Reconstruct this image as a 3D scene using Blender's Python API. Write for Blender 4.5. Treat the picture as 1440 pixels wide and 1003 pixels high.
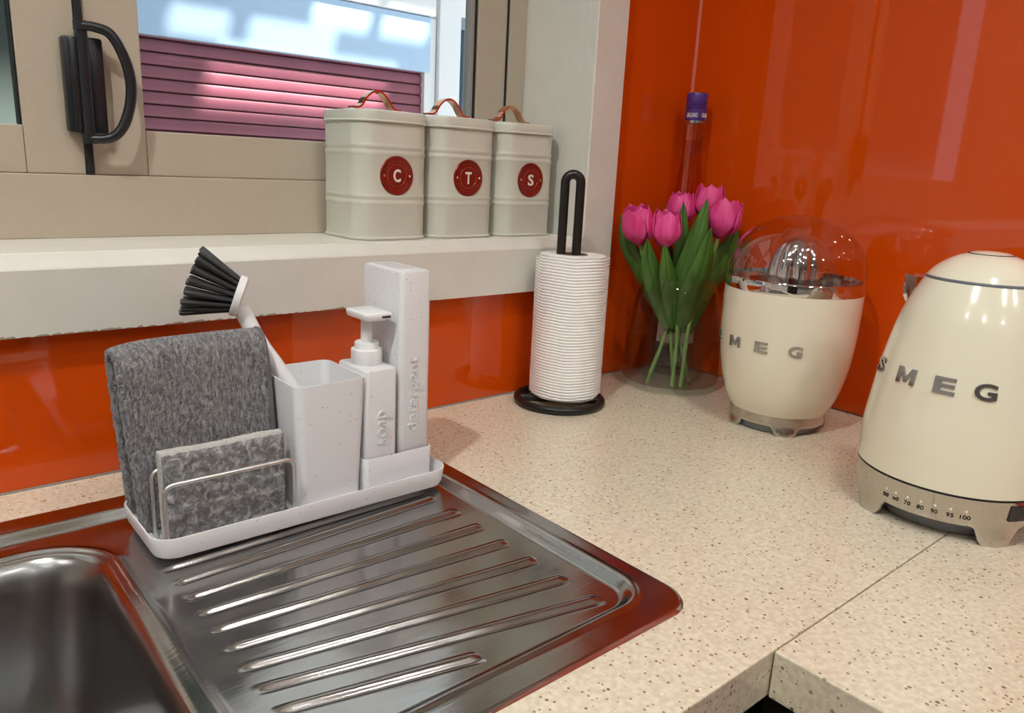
import bpy, bmesh, math, random
import numpy as np
from mathutils import Vector, Matrix
random.seed(7); rng = np.random.default_rng(7)
PI = math.pi
for o in list(bpy.data.objects): bpy.data.objects.remove(o)
scene = bpy.context.scene
COL = scene.collection

# ------------------------------------------------------------------ camera
CAM = Vector((-1.1526, -0.8796, 0.3525))
F_PX = 1071.6
yaw, pit, roll = math.radians(49.0616), math.radians(-14.0901), math.radians(2.7955)
fw = Vector((math.cos(pit)*math.cos(yaw), math.cos(pit)*math.sin(yaw), math.sin(pit)))
rt = Vector((math.sin(yaw), -math.cos(yaw), 0)); up = rt.cross(fw)
r2 = rt*math.cos(roll) + up*math.sin(roll); u2 = -rt*math.sin(roll) + up*math.cos(roll)
cam = bpy.data.cameras.new('camera'); cam.sensor_width = 36; cam.lens = F_PX/1440*36
cam.clip_start = .01; cam.clip_end = 100
camo = bpy.data.objects.new('camera', cam); COL.objects.link(camo)
M4 = Matrix((r2, u2, -fw)).transposed().to_4x4(); M4.translation = CAM
camo.matrix_world = M4
scene.camera = camo

# ------------------------------------------------------------------ light
scene.view_settings.view_transform = 'Standard'
try: scene.view_settings.look = 'None'
except Exception: pass
scene.view_settings.gamma = 1; scene.view_settings.use_curve_mapping = False
scene.view_settings.exposure = 0.6
world = bpy.data.worlds.new('world'); scene.world = world; world.use_nodes = True
bgn = world.node_tree.nodes['Background']
bgn.inputs['Color'].default_value = (.62, .80, 1.0, 1); bgn.inputs['Strength'].default_value = .95
sun = bpy.data.lights.new('sun', 'SUN'); sun.energy = 16; sun.angle = math.radians(3); sun.color = (1, .95, .88)
suno = bpy.data.objects.new('sun', sun); COL.objects.link(suno)
SUN_DIR = Vector((-.35, .62, -1.05)).normalized()      # direction the light travels
suno.rotation_euler = SUN_DIR.to_track_quat('-Z', 'Y').to_euler(); suno.location = (1.5, -2, 6)
DOWNLIGHTS = [(-1.45, -.62, 36, 'over the sink bowl'), (-.62, -.95, 11, 'over the kettle bench'), (-.95, -1.75, 13, 'in the middle of the room'), (-2.1, -1.5, 13, 'by the left wall'), (-.55, -2.1, 12, 'over the far end of the right bench'), (-1.6, -2.5, 13, 'by the front wall'), (-2.3, -.55, 11, 'over the left end of the sink bench')]
CEIL = 1.5

# ------------------------------------------------------------------ materials
MAT = {}
def nodes_of(m): return m.node_tree.nodes, m.node_tree.links
def mat(name, col, rough=.5, metal=0., **kw):
    if name in MAT: return MAT[name]
    m = bpy.data.materials.new(name); m.use_nodes = True
    b = m.node_tree.nodes['Principled BSDF']
    b.inputs['Base Color'].default_value = (*col, 1); b.inputs['Roughness'].default_value = rough
    b.inputs['Metallic'].default_value = metal
    for k, v in kw.items(): b.inputs[k.replace('_', ' ')].default_value = v
    MAT[name] = m; return m
def bsdf(m): return m.node_tree.nodes['Principled BSDF']
def add(m, t, **kw):
    n = m.node_tree.nodes.new(t)
    for k, v in kw.items():
        if k in n.inputs: n.inputs[k].default_value = v
        else: setattr(n, k, v)
    return n
def lk(m, a, ao, b, bi): m.node_tree.links.new(a.outputs[ao], b.inputs[bi])
def ramp(m, stops, interp='LINEAR'):
    n = m.node_tree.nodes.new('ShaderNodeValToRGB'); n.color_ramp.interpolation = interp
    els = n.color_ramp.elements
    while len(els) < len(stops): els.new(.5)
    for e, (p, c) in zip(els, stops): e.position = p; e.color = (*c, 1)
    return n
def coords(m, scale=(1, 1, 1)):
    t = add(m, 'ShaderNodeTexCoord'); mp = add(m, 'ShaderNodeMapping'); mp.inputs['Scale'].default_value = scale
    lk(m, t, 'Object', mp, 'Vector'); return mp
def bump(m, src, out, strength=.3, dist=.001):
    b = add(m, 'ShaderNodeBump'); b.inputs['Strength'].default_value = strength; b.inputs['Distance'].default_value = dist
    lk(m, src, out, b, 'Height'); lk(m, b, 'Normal', bsdf(m), 'Normal'); return b
def noisy(name, col, var=.06, scale=60, rough=.5, bumpd=0, **kw):
    """painted surface with slight tonal mottling"""
    m = mat(name, col, rough, **kw)
    mp = coords(m); n = add(m, 'ShaderNodeTexNoise', Scale=scale, Detail=4.); lk(m, mp, 'Vector', n, 'Vector')
    r = ramp(m, [(.3, tuple(c*(1-var) for c in col)), (.7, tuple(min(1, c*(1+var)) for c in col))])
    lk(m, n, 'Fac', r, 'Fac'); lk(m, r, 'Color', bsdf(m), 'Base Color')
    if bumpd: bump(m, n, 'Fac', .5, bumpd)
    return m
def thin_glass(name, tint=(1, 1, 1), ior=1.45, rough=0., boost=1., edge=None):
    m = bpy.data.materials.new(name); m.use_nodes = True; nt = m.node_tree; nt.nodes.clear()
    o = nt.nodes.new('ShaderNodeOutputMaterial'); mx = nt.nodes.new('ShaderNodeMixShader')
    t = nt.nodes.new('ShaderNodeBsdfTransparent'); t.inputs['Color'].default_value = (*tint, 1)
    g = nt.nodes.new('ShaderNodeBsdfGlossy'); g.inputs['Roughness'].default_value = rough
    fr = nt.nodes.new('ShaderNodeFresnel'); fr.inputs['IOR'].default_value = ior
    mu = nt.nodes.new('ShaderNodeMath'); mu.operation = 'MULTIPLY'; mu.inputs[1].default_value = boost
    geo = nt.nodes.new('ShaderNodeNewGeometry'); mf = nt.nodes.new('ShaderNodeMath'); mf.operation = 'SUBTRACT'; mf.inputs[0].default_value = 1
    mb = nt.nodes.new('ShaderNodeMath'); mb.operation = 'MULTIPLY'
    nt.links.new(geo.outputs['Backfacing'], mf.inputs[1])
    nt.links.new(fr.outputs['Fac'], mu.inputs[0]); nt.links.new(mu.outputs[0], mb.inputs[0]); nt.links.new(mf.outputs[0], mb.inputs[1])
    nt.links.new(mb.outputs[0], mx.inputs['Fac']); nt.links.new(t.outputs[0], mx.inputs[1]); nt.links.new(g.outputs[0], mx.inputs[2])
    if edge is not None:
        lw = nt.nodes.new('ShaderNodeLayerWeight'); lw.inputs['Blend'].default_value = .22
        cm = nt.nodes.new('ShaderNodeMix'); cm.data_type = 'RGBA'; cm.inputs[6].default_value = (*tint, 1); cm.inputs[7].default_value = (*edge, 1)
        nt.links.new(lw.outputs['Facing'], cm.inputs[0]); nt.links.new(cm.outputs[2], t.inputs['Color'])
    nt.links.new(mx.outputs[0], o.inputs['Surface']); MAT[name] = m; return m

M_ORANGE = mat('orange_glass', (.62, .068, .002), .03, Specular_IOR_Level=.62, IOR=1.5)
M_WHITE = noisy('white_trim_paint', (.70, .68, .62), .03, 25, .35)
M_SILL = noisy('white_sill_paint', (.76, .74, .67), .03, 25, .3)
M_TAUPE = noisy('taupe_aluminium', (.47, .405, .315), .02, 120, .42)
M_TAUPE_EDGE = mat('grey_putty', (.30, .29, .27), .7)
M_BLACK = mat('black_plastic', (.012, .013, .016), .35)
M_SEAL = mat('black_seal', (.004, .004, .005), .6)
M_WALL = noisy('white_wall', (.70, .67, .62), .02, 8, .7)
M_CEIL = mat('white_ceiling', (.80, .79, .77), .8)
M_FLOOR = noisy('grey_floor', (.24, .20, .165), .1, 6, .35)
M_CAB = mat('dark_cabinet', (.012, .012, .013), .5)
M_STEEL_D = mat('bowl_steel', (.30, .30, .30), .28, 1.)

# quartz bench
m = mat('quartz', (.7, .6, .45), .14); mp = coords(m)
v1 = add(m, 'ShaderNodeTexVoronoi', Scale=230.); v1.inputs['Randomness'].default_value = 1
v2 = add(m, 'ShaderNodeTexVoronoi', Scale=120.)
nz = add(m, 'ShaderNodeTexNoise', Scale=200., Detail=3.); nl = add(m, 'ShaderNodeTexNoise', Scale=420., Detail=2.)
for n in (v1, v2, nz, nl): lk(m, mp, 'Vector', n, 'Vector')
def speck(v, thr, prob):
    d = add(m, 'ShaderNodeMath', operation='LESS_THAN'); d.inputs[1].default_value = thr; lk(m, v, 'Distance', d, 0)
    s = add(m, 'ShaderNodeSeparateColor'); lk(m, v, 'Color', s, 'Color')
    g = add(m, 'ShaderNodeMath', operation='LESS_THAN'); g.inputs[1].default_value = prob; lk(m, s, 'Red', g, 0)
    x = add(m, 'ShaderNodeMath', operation='MULTIPLY'); lk(m, d, 0, x, 0); lk(m, g, 0, x, 1); return x, s
s1, c1 = speck(v1, .27, .38); s2, c2 = speck(v2, .19, .20)
base = ramp(m, [(.35, (.63, .55, .415)), (.65, (.76, .68, .53))]); lk(m, nz, 'Fac', base, 'Fac')
dk = ramp(m, [(0, (.24, .165, .10)), (.6, (.42, .31, .20)), (1, (.85, .78, .66))]); lk(m, c1, 'Green', dk, 'Fac')
dk2 = ramp(m, [(0, (.17, .12, .08)), (.7, (.36, .27, .17)), (1, (.5, .4, .28))]); lk(m, c2, 'Green', dk2, 'Fac')
a = add(m, 'ShaderNodeMix', data_type='RGBA'); b = add(m, 'ShaderNodeMix', data_type='RGBA')
m.node_tree.links.new(s1.outputs[0], a.inputs[0]); m.node_tree.links.new(base.outputs[0], a.inputs[6]); m.node_tree.links.new(dk.outputs[0], a.inputs[7])
m.node_tree.links.new(s2.outputs[0], b.inputs[0]); m.node_tree.links.new(a.outputs[2], b.inputs[6]); m.node_tree.links.new(dk2.outputs[0], b.inputs[7])
m.node_tree.links.new(b.outputs[2], bsdf(m).inputs['Base Color']); M_QUARTZ = m

# sink steel: brushed with light scratches and water marks
m = mat('sink_steel', (.47, .46, .445), .2, 1., Specular_Tint=(.45, .48, .52, 1)); mp = coords(m, (6, 90, 30))
n = add(m, 'ShaderNodeTexNoise', Scale=4., Detail=5.); lk(m, mp, 'Vector', n, 'Vector')
mp2 = coords(m); n2 = add(m, 'ShaderNodeTexNoise', Scale=22., Detail=6.); lk(m, mp2, 'Vector', n2, 'Vector')
r = ramp(m, [(.3, (.12,)*3), (.75, (.25,)*3)]); lk(m, n2, 'Fac', r, 'Fac'); lk(m, r, 'Color', bsdf(m), 'Roughness')
bump(m, n, 'Fac', .12, .0006); M_STEEL = m
M_CHROME = mat('chrome', (.72, .72, .73), .05, 1.)
m = mat('worn_chrome', (.56, .54, .50), .2, 1.); mp = coords(m)
n = add(m, 'ShaderNodeTexNoise', Scale=150., Detail=6.); lk(m, mp, 'Vector', n, 'Vector')
r = ramp(m, [(.35, (.10,)*3), (.7, (.30,)*3)]); lk(m, n, 'Fac', r, 'Fac'); lk(m, r, 'Color', bsdf(m), 'Roughness'); M_WORN = m
M_CREAM = mat('cream_enamel', (.80, .755, .60), .16, Coat_Weight=.6, Coat_Roughness=.03)
M_INK = mat('black_print', (.01, .01, .01), .5)
M_DOT = mat('led_dot', (.85, .85, .82), .4)
M_TIN = noisy('grey_green_tin', (.60, .60, .52), .02, 30, .32)
M_MEDAL = noisy('red_enamel_medal', (.24, .022, .014), .15, 300, .3, metal=.35)
M_MEDAL_HI = mat('red_enamel_relief', (.36, .06, .035), .3, .5)
M_LETTER = mat('cream_letter', (.78, .72, .62), .4)
M_RIVET = mat('gold_rivet', (.8, .5, .25), .2, 1.)
M_COPPER = mat('rose_gold', (.75, .42, .28), .12, 1.)
# speckled white plastic
m = mat('speckled_plastic', (.72, .72, .73), .32); mp = coords(m)
v = add(m, 'ShaderNodeTexVoronoi', Scale=160.); lk(m, mp, 'Vector', v, 'Vector')
d = add(m, 'ShaderNodeMath', operation='LESS_THAN'); d.inputs[1].default_value = .13; lk(m, v, 'Distance', d, 0)
s = add(m, 'ShaderNodeSeparateColor'); lk(m, v, 'Color', s, 'Color')
g = add(m, 'ShaderNodeMath', operation='LESS_THAN'); g.inputs[1].default_value = .35; lk(m, s, 'Red', g, 0)
x = add(m, 'ShaderNodeMath', operation='MULTIPLY'); lk(m, d, 0, x, 0); lk(m, g, 0, x, 1)
a = add(m, 'ShaderNodeMix', data_type='RGBA'); a.inputs[6].default_value = (.72, .72, .735, 1); a.inputs[7].default_value = (.42, .40, .38, 1)
m.node_tree.links.new(x.outputs[0], a.inputs[0]); m.node_tree.links.new(a.outputs[2], bsdf(m).inputs['Base Color']); M_SPECK = m
M_WPLAST = mat('white_plastic', (.80, .80, .80), .3)
M_WIRE = mat('satin_wire', (.78, .78, .78), .38, 1.)
M_BRISTLE = mat('charcoal_bristle', (.028, .03, .033), .45)
# terry cloth
m = mat('grey_terry', (.15, .145, .15), .95, Sheen_Weight=.25); mp = coords(m, (1, 1, .62))
mpw = coords(m, (1, .3, .34))
n = add(m, 'ShaderNodeTexNoise', Scale=560., Detail=2., Distortion=1.6); lk(m, mp, 'Vector', n, 'Vector')
w_ = add(m, 'ShaderNodeTexNoise', Scale=430., Detail=1., Distortion=.6); lk(m, mpw, 'Vector', w_, 'Vector')
mxv = add(m, 'ShaderNodeMath', operation='ADD'); lk(m, n, 'Fac', mxv, 0); lk(m, w_, 'Fac', mxv, 1)
hf = add(m, 'ShaderNodeMath', operation='MULTIPLY'); hf.inputs[1].default_value = .5; lk(m, mxv, 0, hf, 0)
r = ramp(m, [(.36, (.075, .072, .076)), (.50, (.20, .195, .20)), (.63, (.38, .37, .375))]); lk(m, hf, 0, r, 'Fac'); lk(m, r, 'Color', bsdf(m), 'Base Color')
bump(m, hf, 0, 1., .004); M_TERRY = m
M_HEM = noisy('grey_hem', (.13, .13, .14), .1, 500, .9)
# felted sponge
m = mat('grey_felt', (.2, .2, .2), .95); mp = coords(m, (1, 1, 1))
n0 = add(m, 'ShaderNodeTexNoise', Scale=45., Detail=3.); lk(m, mp, 'Vector', n0, 'Vector')
n = add(m, 'ShaderNodeTexNoise', Scale=120., Detail=12., Distortion=.9); n.inputs['Roughness'].default_value = .72; lk(m, mp, 'Vector', n, 'Vector')
r = ramp(m, [(.36, (.10, .10, .10)), (.50, (.21, .21, .21)), (.60, (.42, .42, .42)), (.72, (.75, .75, .75))]); lk(m, n, 'Fac', r, 'Fac')
lk(m, r, 'Color', bsdf(m), 'Base Color'); bump(m, n, 'Fac', .8, .002); M_FELT = m
M_FOAM = noisy('pale_foam', (.52, .51, .48), .15, 400, .9, .001)
m = mat('paper', (.86, .85, .84), .9); M_PAPER = m
M_IRON = mat('black_iron', (.008, .007, .006), .38)
M_TUBE = mat('grey_card', (.35, .30, .25), .9)
M_VASE = thin_glass('vase_glass', (.975, .98, .975), 1.5, 0, 1.8, (.80, .84, .82))
M_DOME = thin_glass('clear_dome', (.95, .92, .93), 1.6, 0, 2.6, (.84, .76, .80))
M_PANE = thin_glass('window_glass', (.93, .95, .96), 1.45)
M_BOTTLE = thin_glass('bottle_glass', (.96, .93, .91), 1.6, 0, 1.5, (.55, .45, .42))
M_PURPLE = mat('purple_cap', (.075, .03, .20), .28)
M_SILVER = mat('silver_band', (.6, .58, .62), .25, 1.)
M_LABEL = mat('pale_label', (.7, .62, .58), .6)
M_STEM = noisy('stem_green', (.15, .27, .05), .1, 60, .5)
# tulip petals: pink with lighter streaks and rim
m = mat('tulip_petal', (.75, .03, .2), .5, Subsurface_Weight=.0); mp = coords(m, (60, 60, 10))
n = add(m, 'ShaderNodeTexNoise', Scale=1.6, Detail=3.); lk(m, mp, 'Vector', n, 'Vector')
r = ramp(m, [(.3, (.62, .02, .15)), (.6, (.78, .07, .30)), (.8, (.82, .17, .40))]); lk(m, n, 'Fac', r, 'Fac'); lk(m, r, 'Color', bsdf(m), 'Base Color'); M_PETAL = m
M_PETAL_IN = mat('tulip_petal_pale', (.80, .42, .40), .5)
m = mat('tulip_leaf', (.06, .14, .02), .38); mp = coords(m, (40, 40, 6))
n = add(m, 'ShaderNodeTexNoise', Scale=2., Detail=3.); lk(m, mp, 'Vector', n, 'Vector')
r = ramp(m, [(.3, (.035, .095, .012)), (.7, (.085, .19, .03))]); lk(m, n, 'Fac', r, 'Fac'); lk(m, r, 'Color', bsdf(m), 'Base Color'); M_LEAF = m
M_SLAT = noisy('red_shutter', (.25, .07, .095), .08, 8, .38)
M_FASCIA = mat('pale_blue_fascia', (.46, .62, .78), .3)
M_OUTW = mat('outside_white', (.82, .81, .78), .5)
M_OUTGREY = noisy('grey_green_render', (.075, .098, .085), .1, 4, .6)
M_BLUEGL = mat('dark_blue_glass', (.05, .11, .19), .08)
M_ALU = mat('grey_aluminium', (.22, .25, .28), .4)
M_PAVE = noisy('concrete', (.35, .34, .32), .1, 5, .8)
m = mat('lamp_emit', (1, 1, 1)); bsdf(m).inputs['Emission Color'].default_value = (1, .93, .84, 1); bsdf(m).inputs['Emission Strength'].default_value = 25; M_LAMP = m

# ------------------------------------------------------------------ helpers
BASE = {}
def tag(o, label=None, cat=None, group=None, kind=None):
    if label: o['label'] = label
    if cat: o['category'] = cat
    if group: o['group'] = group
    if kind: o['kind'] = kind
    return o
def empty(name, loc, label=None, cat=None, group=None, kind=None):
    o = bpy.data.objects.new(name, None); o.empty_display_size = .02; COL.objects.link(o)
    o.location = loc; BASE[o.name] = Vector(loc); return tag(o, label, cat, group, kind)
def mesh(name, V, Fc, material, smooth=False):
    me = bpy.data.meshes.new(name); me.from_pydata([tuple(v) for v in V], [], [tuple(f) for f in Fc]); me.update()
    bm = bmesh.new(); bm.from_mesh(me); bmesh.ops.recalc_face_normals(bm, faces=bm.faces); bm.to_mesh(me); bm.free()
    me.materials.append(material)
    if smooth:
        me.polygons.foreach_set('use_smooth', [True]*len(me.polygons))
        try: me.set_sharp_from_angle(angle=math.radians(38))
        except Exception: pass
    return me
def mk(name, VF, material, parent=None, smooth=True, base=None, label=None):
    """world-space geometry -> one mesh object (origin at its thing's base)"""
    V, Fc = VF
    if parent is not None: b = BASE[parent.name]
    else: b = Vector(base) if base is not None else Vector((0, 0, 0))
    me = mesh(name, [(v[0]-b[0], v[1]-b[1], v[2]-b[2]) for v in V], Fc, material, smooth)
    o = bpy.data.objects.new(name, me); COL.objects.link(o)
    if parent is not None: o.parent = parent
    else: o.location = b
    BASE[o.name] = b
    if label: o['label'] = label
    return o
def join(*parts):
    V, Fc = [], []
    for v, f in parts:
        k = len(V); V += list(v); Fc += [tuple(i+k for i in q) for q in f]
    return V, Fc
def box(x0, x1, y0, y1, z0, z1):
    V = [(x, y, z) for z in (z0, z1) for y in (y0, y1) for x in (x0, x1)]
    return V, [(0, 2, 3, 1), (4, 5, 7, 6), (0, 1, 5, 4), (2, 6, 7, 3), (0, 4, 6, 2), (1, 3, 7, 5)]
def bbox(x0, x1, y0, y1, z0, z1, b=.002):
    """box with chamfered edges"""
    me = bpy.data.meshes.new('t'); V, Fc = box(x0, x1, y0, y1, z0, z1); me.from_pydata(V, [], Fc)
    bm = bmesh.new(); bm.from_mesh(me); bmesh.ops.bevel(bm, geom=list(bm.edges), offset=b, segments=2, profile=.5, affect='EDGES')
    bm.verts.index_update(); R = [tuple(v.co) for v in bm.verts], [tuple(v.index for v in f.verts) for f in bm.faces]
    bm.free(); bpy.data.meshes.remove(me); return R
def rr(cx, cy, w, d, r, z, n=6):
    r = max(min(r, w/2-1e-5, d/2-1e-5), 1e-5); P = []
    for k, (sx, sy) in enumerate(((1, 1), (-1, 1), (-1, -1), (1, -1))):
        for i in range(n+1):
            a = k*PI/2 + i*PI/2/n
            P.append((cx+sx*(w/2-r)+r*math.cos(a), cy+sy*(d/2-r)+r*math.sin(a), z))
    return P
def circ(cx, cy, r, z, n=48): return [(cx+r*math.cos(2*PI*i/n), cy+r*math.sin(2*PI*i/n), z) for i in range(n)]
def loft(rings, cap0=True, cap1=True, closed=True):
    V = []; Fc = []; n = len(rings[0])
    for R in rings: V += list(R)
    for k in range(len(rings)-1):
        for i in range(n if closed else n-1):
            j = (i+1) % n; Fc.append((k*n+i, k*n+j, (k+1)*n+j, (k+1)*n+i))
    if cap0: Fc.append(tuple(range(n-1, -1, -1)))
    if cap1: Fc.append(tuple((len(rings)-1)*n+i for i in range(n)))
    return V, Fc
def rbox(cx, cy, w, d, r, z0, z1, e=.002, w1=None, d1=None, n=6, cap1=True):
    """rounded-corner prism with softened top and bottom edges; w1/d1 size at the bottom"""
    w1 = w1 or w; d1 = d1 or d; R = []
    for z, s in ((z0, e), (z0+e*.3, e*.3), (z0+e, 0)): R.append(rr(cx, cy, w1-2*s, d1-2*s, r, z, n))
    for z, s in ((z1-e, 0), (z1-e*.3, e*.3), (z1, e)): R.append(rr(cx, cy, w-2*s, d-2*s, r, z, n))
    return loft(R, True, cap1)
def lathe(cx, cy, prof, n=64, cap0=True, cap1=True): return loft([circ(cx, cy, max(r, 1e-5), z, n) for r, z in prof], cap0, cap1)
def tube(path, r, n=10, closed=False, cap=True):
    P = [Vector(p) for p in path]; m_ = len(P); rad = r if hasattr(r, '__len__') else [r]*m_; rings = []
    T = []
    for i in range(m_):
        a = P[(i-1) % m_] if (closed or i > 0) else P[i]; b = P[(i+1) % m_] if (closed or i < m_-1) else P[i]
        T.append((b-a).normalized())
    nrm = T[0].orthogonal().normalized()
    for i in range(m_):
        nrm = (nrm - T[i]*nrm.dot(T[i])).normalized(); bi = T[i].cross(nrm)
        rings.append([tuple(P[i]+(nrm*math.cos(2*PI*k/n)+bi*math.sin(2*PI*k/n))*rad[i]) for k in range(n)])
    if closed: rings.append(rings[0])
    return loft(rings, cap and not closed, cap and not closed)
def bez(pts, n=24):
    """Catmull-Rom through points"""
    P = [np.array(p, float) for p in pts]; P = [2*P[0]-P[1]] + P + [2*P[-1]-P[-2]]; out = []
    for i in range(1, len(P)-2):
        for k in range(n):
            t = k/n; out.append(tuple(.5*((2*P[i])+(-P[i-1]+P[i+1])*t+(2*P[i-1]-5*P[i]+4*P[i+1]-P[i+2])*t*t+(-P[i-1]+3*P[i]-3*P[i+1]+P[i+2])*t**3)))
    out.append(tuple(P[-2])); return out
def fillet(pts, r, n=6):
    """polyline with rounded corners"""
    P = [Vector(p) for p in pts]; out = [P[0]]
    for a, b, c in zip(P, P[1:], P[2:]):
        u = (a-b).normalized(); v = (c-b).normalized(); A = b+u*r; B = b+v*r
        for i in range(n+1):
            t = i/n; out.append((1-t)**2*A+2*t*(1-t)*b+t*t*B)
    return out+[P[-1]]
def text(s, size, depth, offset=0., align='CENTER', res=4):
    """flat text geometry in the x/y plane, centred, extruded along +z by depth"""
    cu = bpy.data.curves.new('txt', 'FONT'); cu.body = s; cu.size = size; cu.extrude = depth/2; cu.offset = offset; cu.resolution_u = res
    cu.align_x = align; cu.align_y = 'CENTER'
    o = bpy.data.objects.new('txt', cu); COL.objects.link(o); dg = bpy.context.evaluated_depsgraph_get(); dg.update()
    me = bpy.data.meshes.new_from_object(o.evaluated_get(dg)); V = [tuple(v.co) for v in me.vertices]; Fc = [tuple(p.vertices) for p in me.polygons]
    bpy.data.objects.remove(o); bpy.data.curves.remove(cu); bpy.data.meshes.remove(me)
    xs = [v[0] for v in V]; ys = [v[1] for v in V]; mx = (min(xs)+max(xs))/2; my = (min(ys)+max(ys))/2
    return [(v[0]-mx, v[1]-my, v[2]) for v in V], Fc
def fit(T, w, h):
    V, Fc = T; W = max(v[0] for v in V)-min(v[0] for v in V); H = max(v[1] for v in V)-min(v[1] for v in V)
    return [(v[0]*w/W, v[1]*h/H, v[2]) for v in V], Fc
def wrap(T, cx, cy, az, z0, rf):
    """bend text round a vertical axis: az in degrees is where its middle faces"""
    V, Fc = T; out = []
    for x, y, z in V:
        r = rf(z0+y); a = math.radians(az)+x/r; out.append((cx+(r+z)*math.cos(a), cy+(r+z)*math.sin(a), z0+y))
    return out, Fc
def interp(prof):
    zs = [p[1] for p in prof]; rs = [p[0] for p in prof]
    return lambda z: float(np.interp(z, zs, rs))
def smooth_prof(prof, n=6):
    return [(p[0], p[1]) for p in bez([(r, z, 0) for r, z in prof], n)]

# ================================================================== SETTING
def struct(name, VF, m_, smooth=False, parent=None): return tag(mk(name, VF, m_, parent, smooth), kind=None if parent else 'structure')
XR = -.266      # right jamb of the window
WX0, WZ0, WZ1 = -2.4, .2315, 1.2
# walls (15 cm thick back wall with the window opening), other walls of the kitchen
wb = struct('wall_back', join(box(-3.2, WX0, .006, .20, -.9, CEIL), box(XR, .2, .006, .20, -.9, CEIL), box(WX0, XR, .006, .20, -.9, WZ0-.012), box(WX0, XR, .006, .20, WZ1, CEIL)), M_WALL)
wr = struct('wall_right', box(.006, .2, -3.6, .006, -.9, CEIL), M_WALL)
struct('wall_left', box(-3.2, -3.05, -3.6, .006, -.9, CEIL), M_WALL)
struct('wall_front', box(-3.2, .2, -3.75, -3.6, -.9, CEIL), M_WALL)
struct('floor', box(-3.2, .2, -3.75, .2, -1.0, -.9), M_FLOOR)
struct('ceiling', box(-3.2, .2, -3.75, .2, CEIL, CEIL+.1), M_CEIL)
# dark doors added out of view to give the chrome reflections contrast
d1 = tag(empty('added_door_1', (-1.0, -3.59, -.9)), kind='structure')
mk('added_door_leaf', bbox(-1.45, -.55, -3.6, -3.56, -.9, 1.15, .004), mat('added_dark_door', (.022, .018, .016), .35), d1, False)
mk('added_door_handle', tube([(-1.38, -3.555, .10), (-1.38, -3.50, .10), (-1.28, -3.50, .10)], .009, 10), mat('door_steel', (.5, .5, .5), .3, 1.), d1)
d2 = tag(empty('added_door_2', (-3.04, -1.9, -.9)), kind='structure')
mk('added_door_leaf', bbox(-3.05, -3.01, -2.4, -1.4, -.9, 1.15, .004), MAT['added_dark_door'], d2, False)
mk('added_door_handle', tube([(-3.005, -1.5, .10), (-2.95, -1.5, .10), (-2.95, -1.6, .10)], .009, 10), MAT['door_steel'], d2)
# glass splashbacks
struct('splashback_panel', bbox(-3.0, XR+.0, 0, .006, .0015, .205, .0008), M_ORANGE, parent=wb)
struct('splashback_panel', bbox(XR+.0005, -.0015, 0, .006, .0015, 1.1, .0008), M_ORANGE, parent=wb)
struct('splashback_panel', bbox(0, .006, -3.0, .0, .0015, 1.1, .0008), M_ORANGE, parent=wr)
struct('corner_bead', bbox(-.004, .0005, -.004, .0005, .0015, 1.1, .001), mat('clear_silicone', (.75, .22, .16), .3), parent=wb)
struct('base_seal', box(-3.0, -.001, -.0025, .002, .0, .0018), mat('grey_sealant', (.30, .26, .24), .6), parent=wb)

# window surround: apron below, upright at the right, sill board, reveal
tr = empty('trim_1', (-.7, 0, .2), kind='structure')
YT = -.018
def extr_x(sec, x0, x1):
    n = len(sec); V = [(x0, y, z) for y, z in sec] + [(x1, y, z) for y, z in sec]
    return V, [tuple(range(n)), tuple(range(2*n-1, n-1, -1))] + [(i, (i+1) % n, n+(i+1) % n, n+i) for i in range(n)]
mk('apron', extr_x([(YT, .1655), (YT, .2312), (YT+.0015, .2328), (.0045, .2440), (.006, .2442), (.0085, .2425), (.012, .2425), (.012, .1655)], -3.0, -.2675), M_WHITE, tr, False)
mk('sill_board', bbox(-3.0, XR+.001, .012, .20, .2255, .2445, .0012), M_SILL, tr, False)
def extr_z(sec, z0, z1):
    n = len(sec); V = [(x, y, z0) for x, y in sec] + [(x, y, z1) for x, y in sec]
    return V, [tuple(range(n)), tuple(range(2*n-1, n-1, -1))] + [(i, (i+1) % n, n+(i+1) % n, n+i) for i in range(n)]
mk('architrave', extr_z([(-.1998, YT), (-.265, YT), (-.267, YT+.0015), (-.267, .0055), (-.2655, .0075), (-.262, .009), (-.262, .012), (-.1998, .006)], .1655, WZ1+.08), M_WHITE, tr, False)
mk('jamb_lining', bbox(-.2662, -.255, .009, .20, .2445, WZ1, .001), M_WHITE, tr, False)
mk('head_lining', bbox(-3.0, -.266, .0, .20, WZ1-.012, WZ1+.08, .001), M_WHITE, tr, False)
# flaking paint line under the apron
pv = []; pf = []
for i in range(60):
    x = -1.25 + i*.0118 + random.uniform(-.003, .003); w = random.uniform(.003, .009); h = random.uniform(.0008, .0028)
    k = len(pv); pv += [(x-w, YT-.0004, .1655), (x+w, YT-.0004, .1655), (x+w*.6, YT-.0006, .1655+h), (x-w*.5, YT-.0006, .1655+h*.7)]; pf.append((k, k+1, k+2, k+3))
po = mk('paint_chips', (pv, pf), mat('bare_timber', (.36, .30, .23), .9), tr, False); po['kind'] = 'stuff'

# aluminium window
YW = .145
wn = empty('window_1', (-.7, .16, .2445), kind='structure')
def bar(name, x0, x1, z0, z1, y0=YW, y1=YW+.035, m_=None, par=None, b=.0012): return mk(name, bbox(x0, x1, y0, y1, z0, z1, b), m_ or M_TAUPE, par or wn, False)
bar('frame_sill', -2.4, -.2665, .2445, .3178, YW, .195)
bar('frame_jamb', -.3025, -.2665, .3182, WZ1-.012, YW, .195)
bar('frame_head', -2.4, -.303, WZ1-.06, WZ1-.0125, YW, .195)
bar('seal', -.3055, -.3028, .3182, WZ1-.06, YW+.002, .19, M_SEAL)
bar('seal', -.9372, -.9292, .3182, WZ1-.06, YW-.001, .19, M_SEAL)
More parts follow.
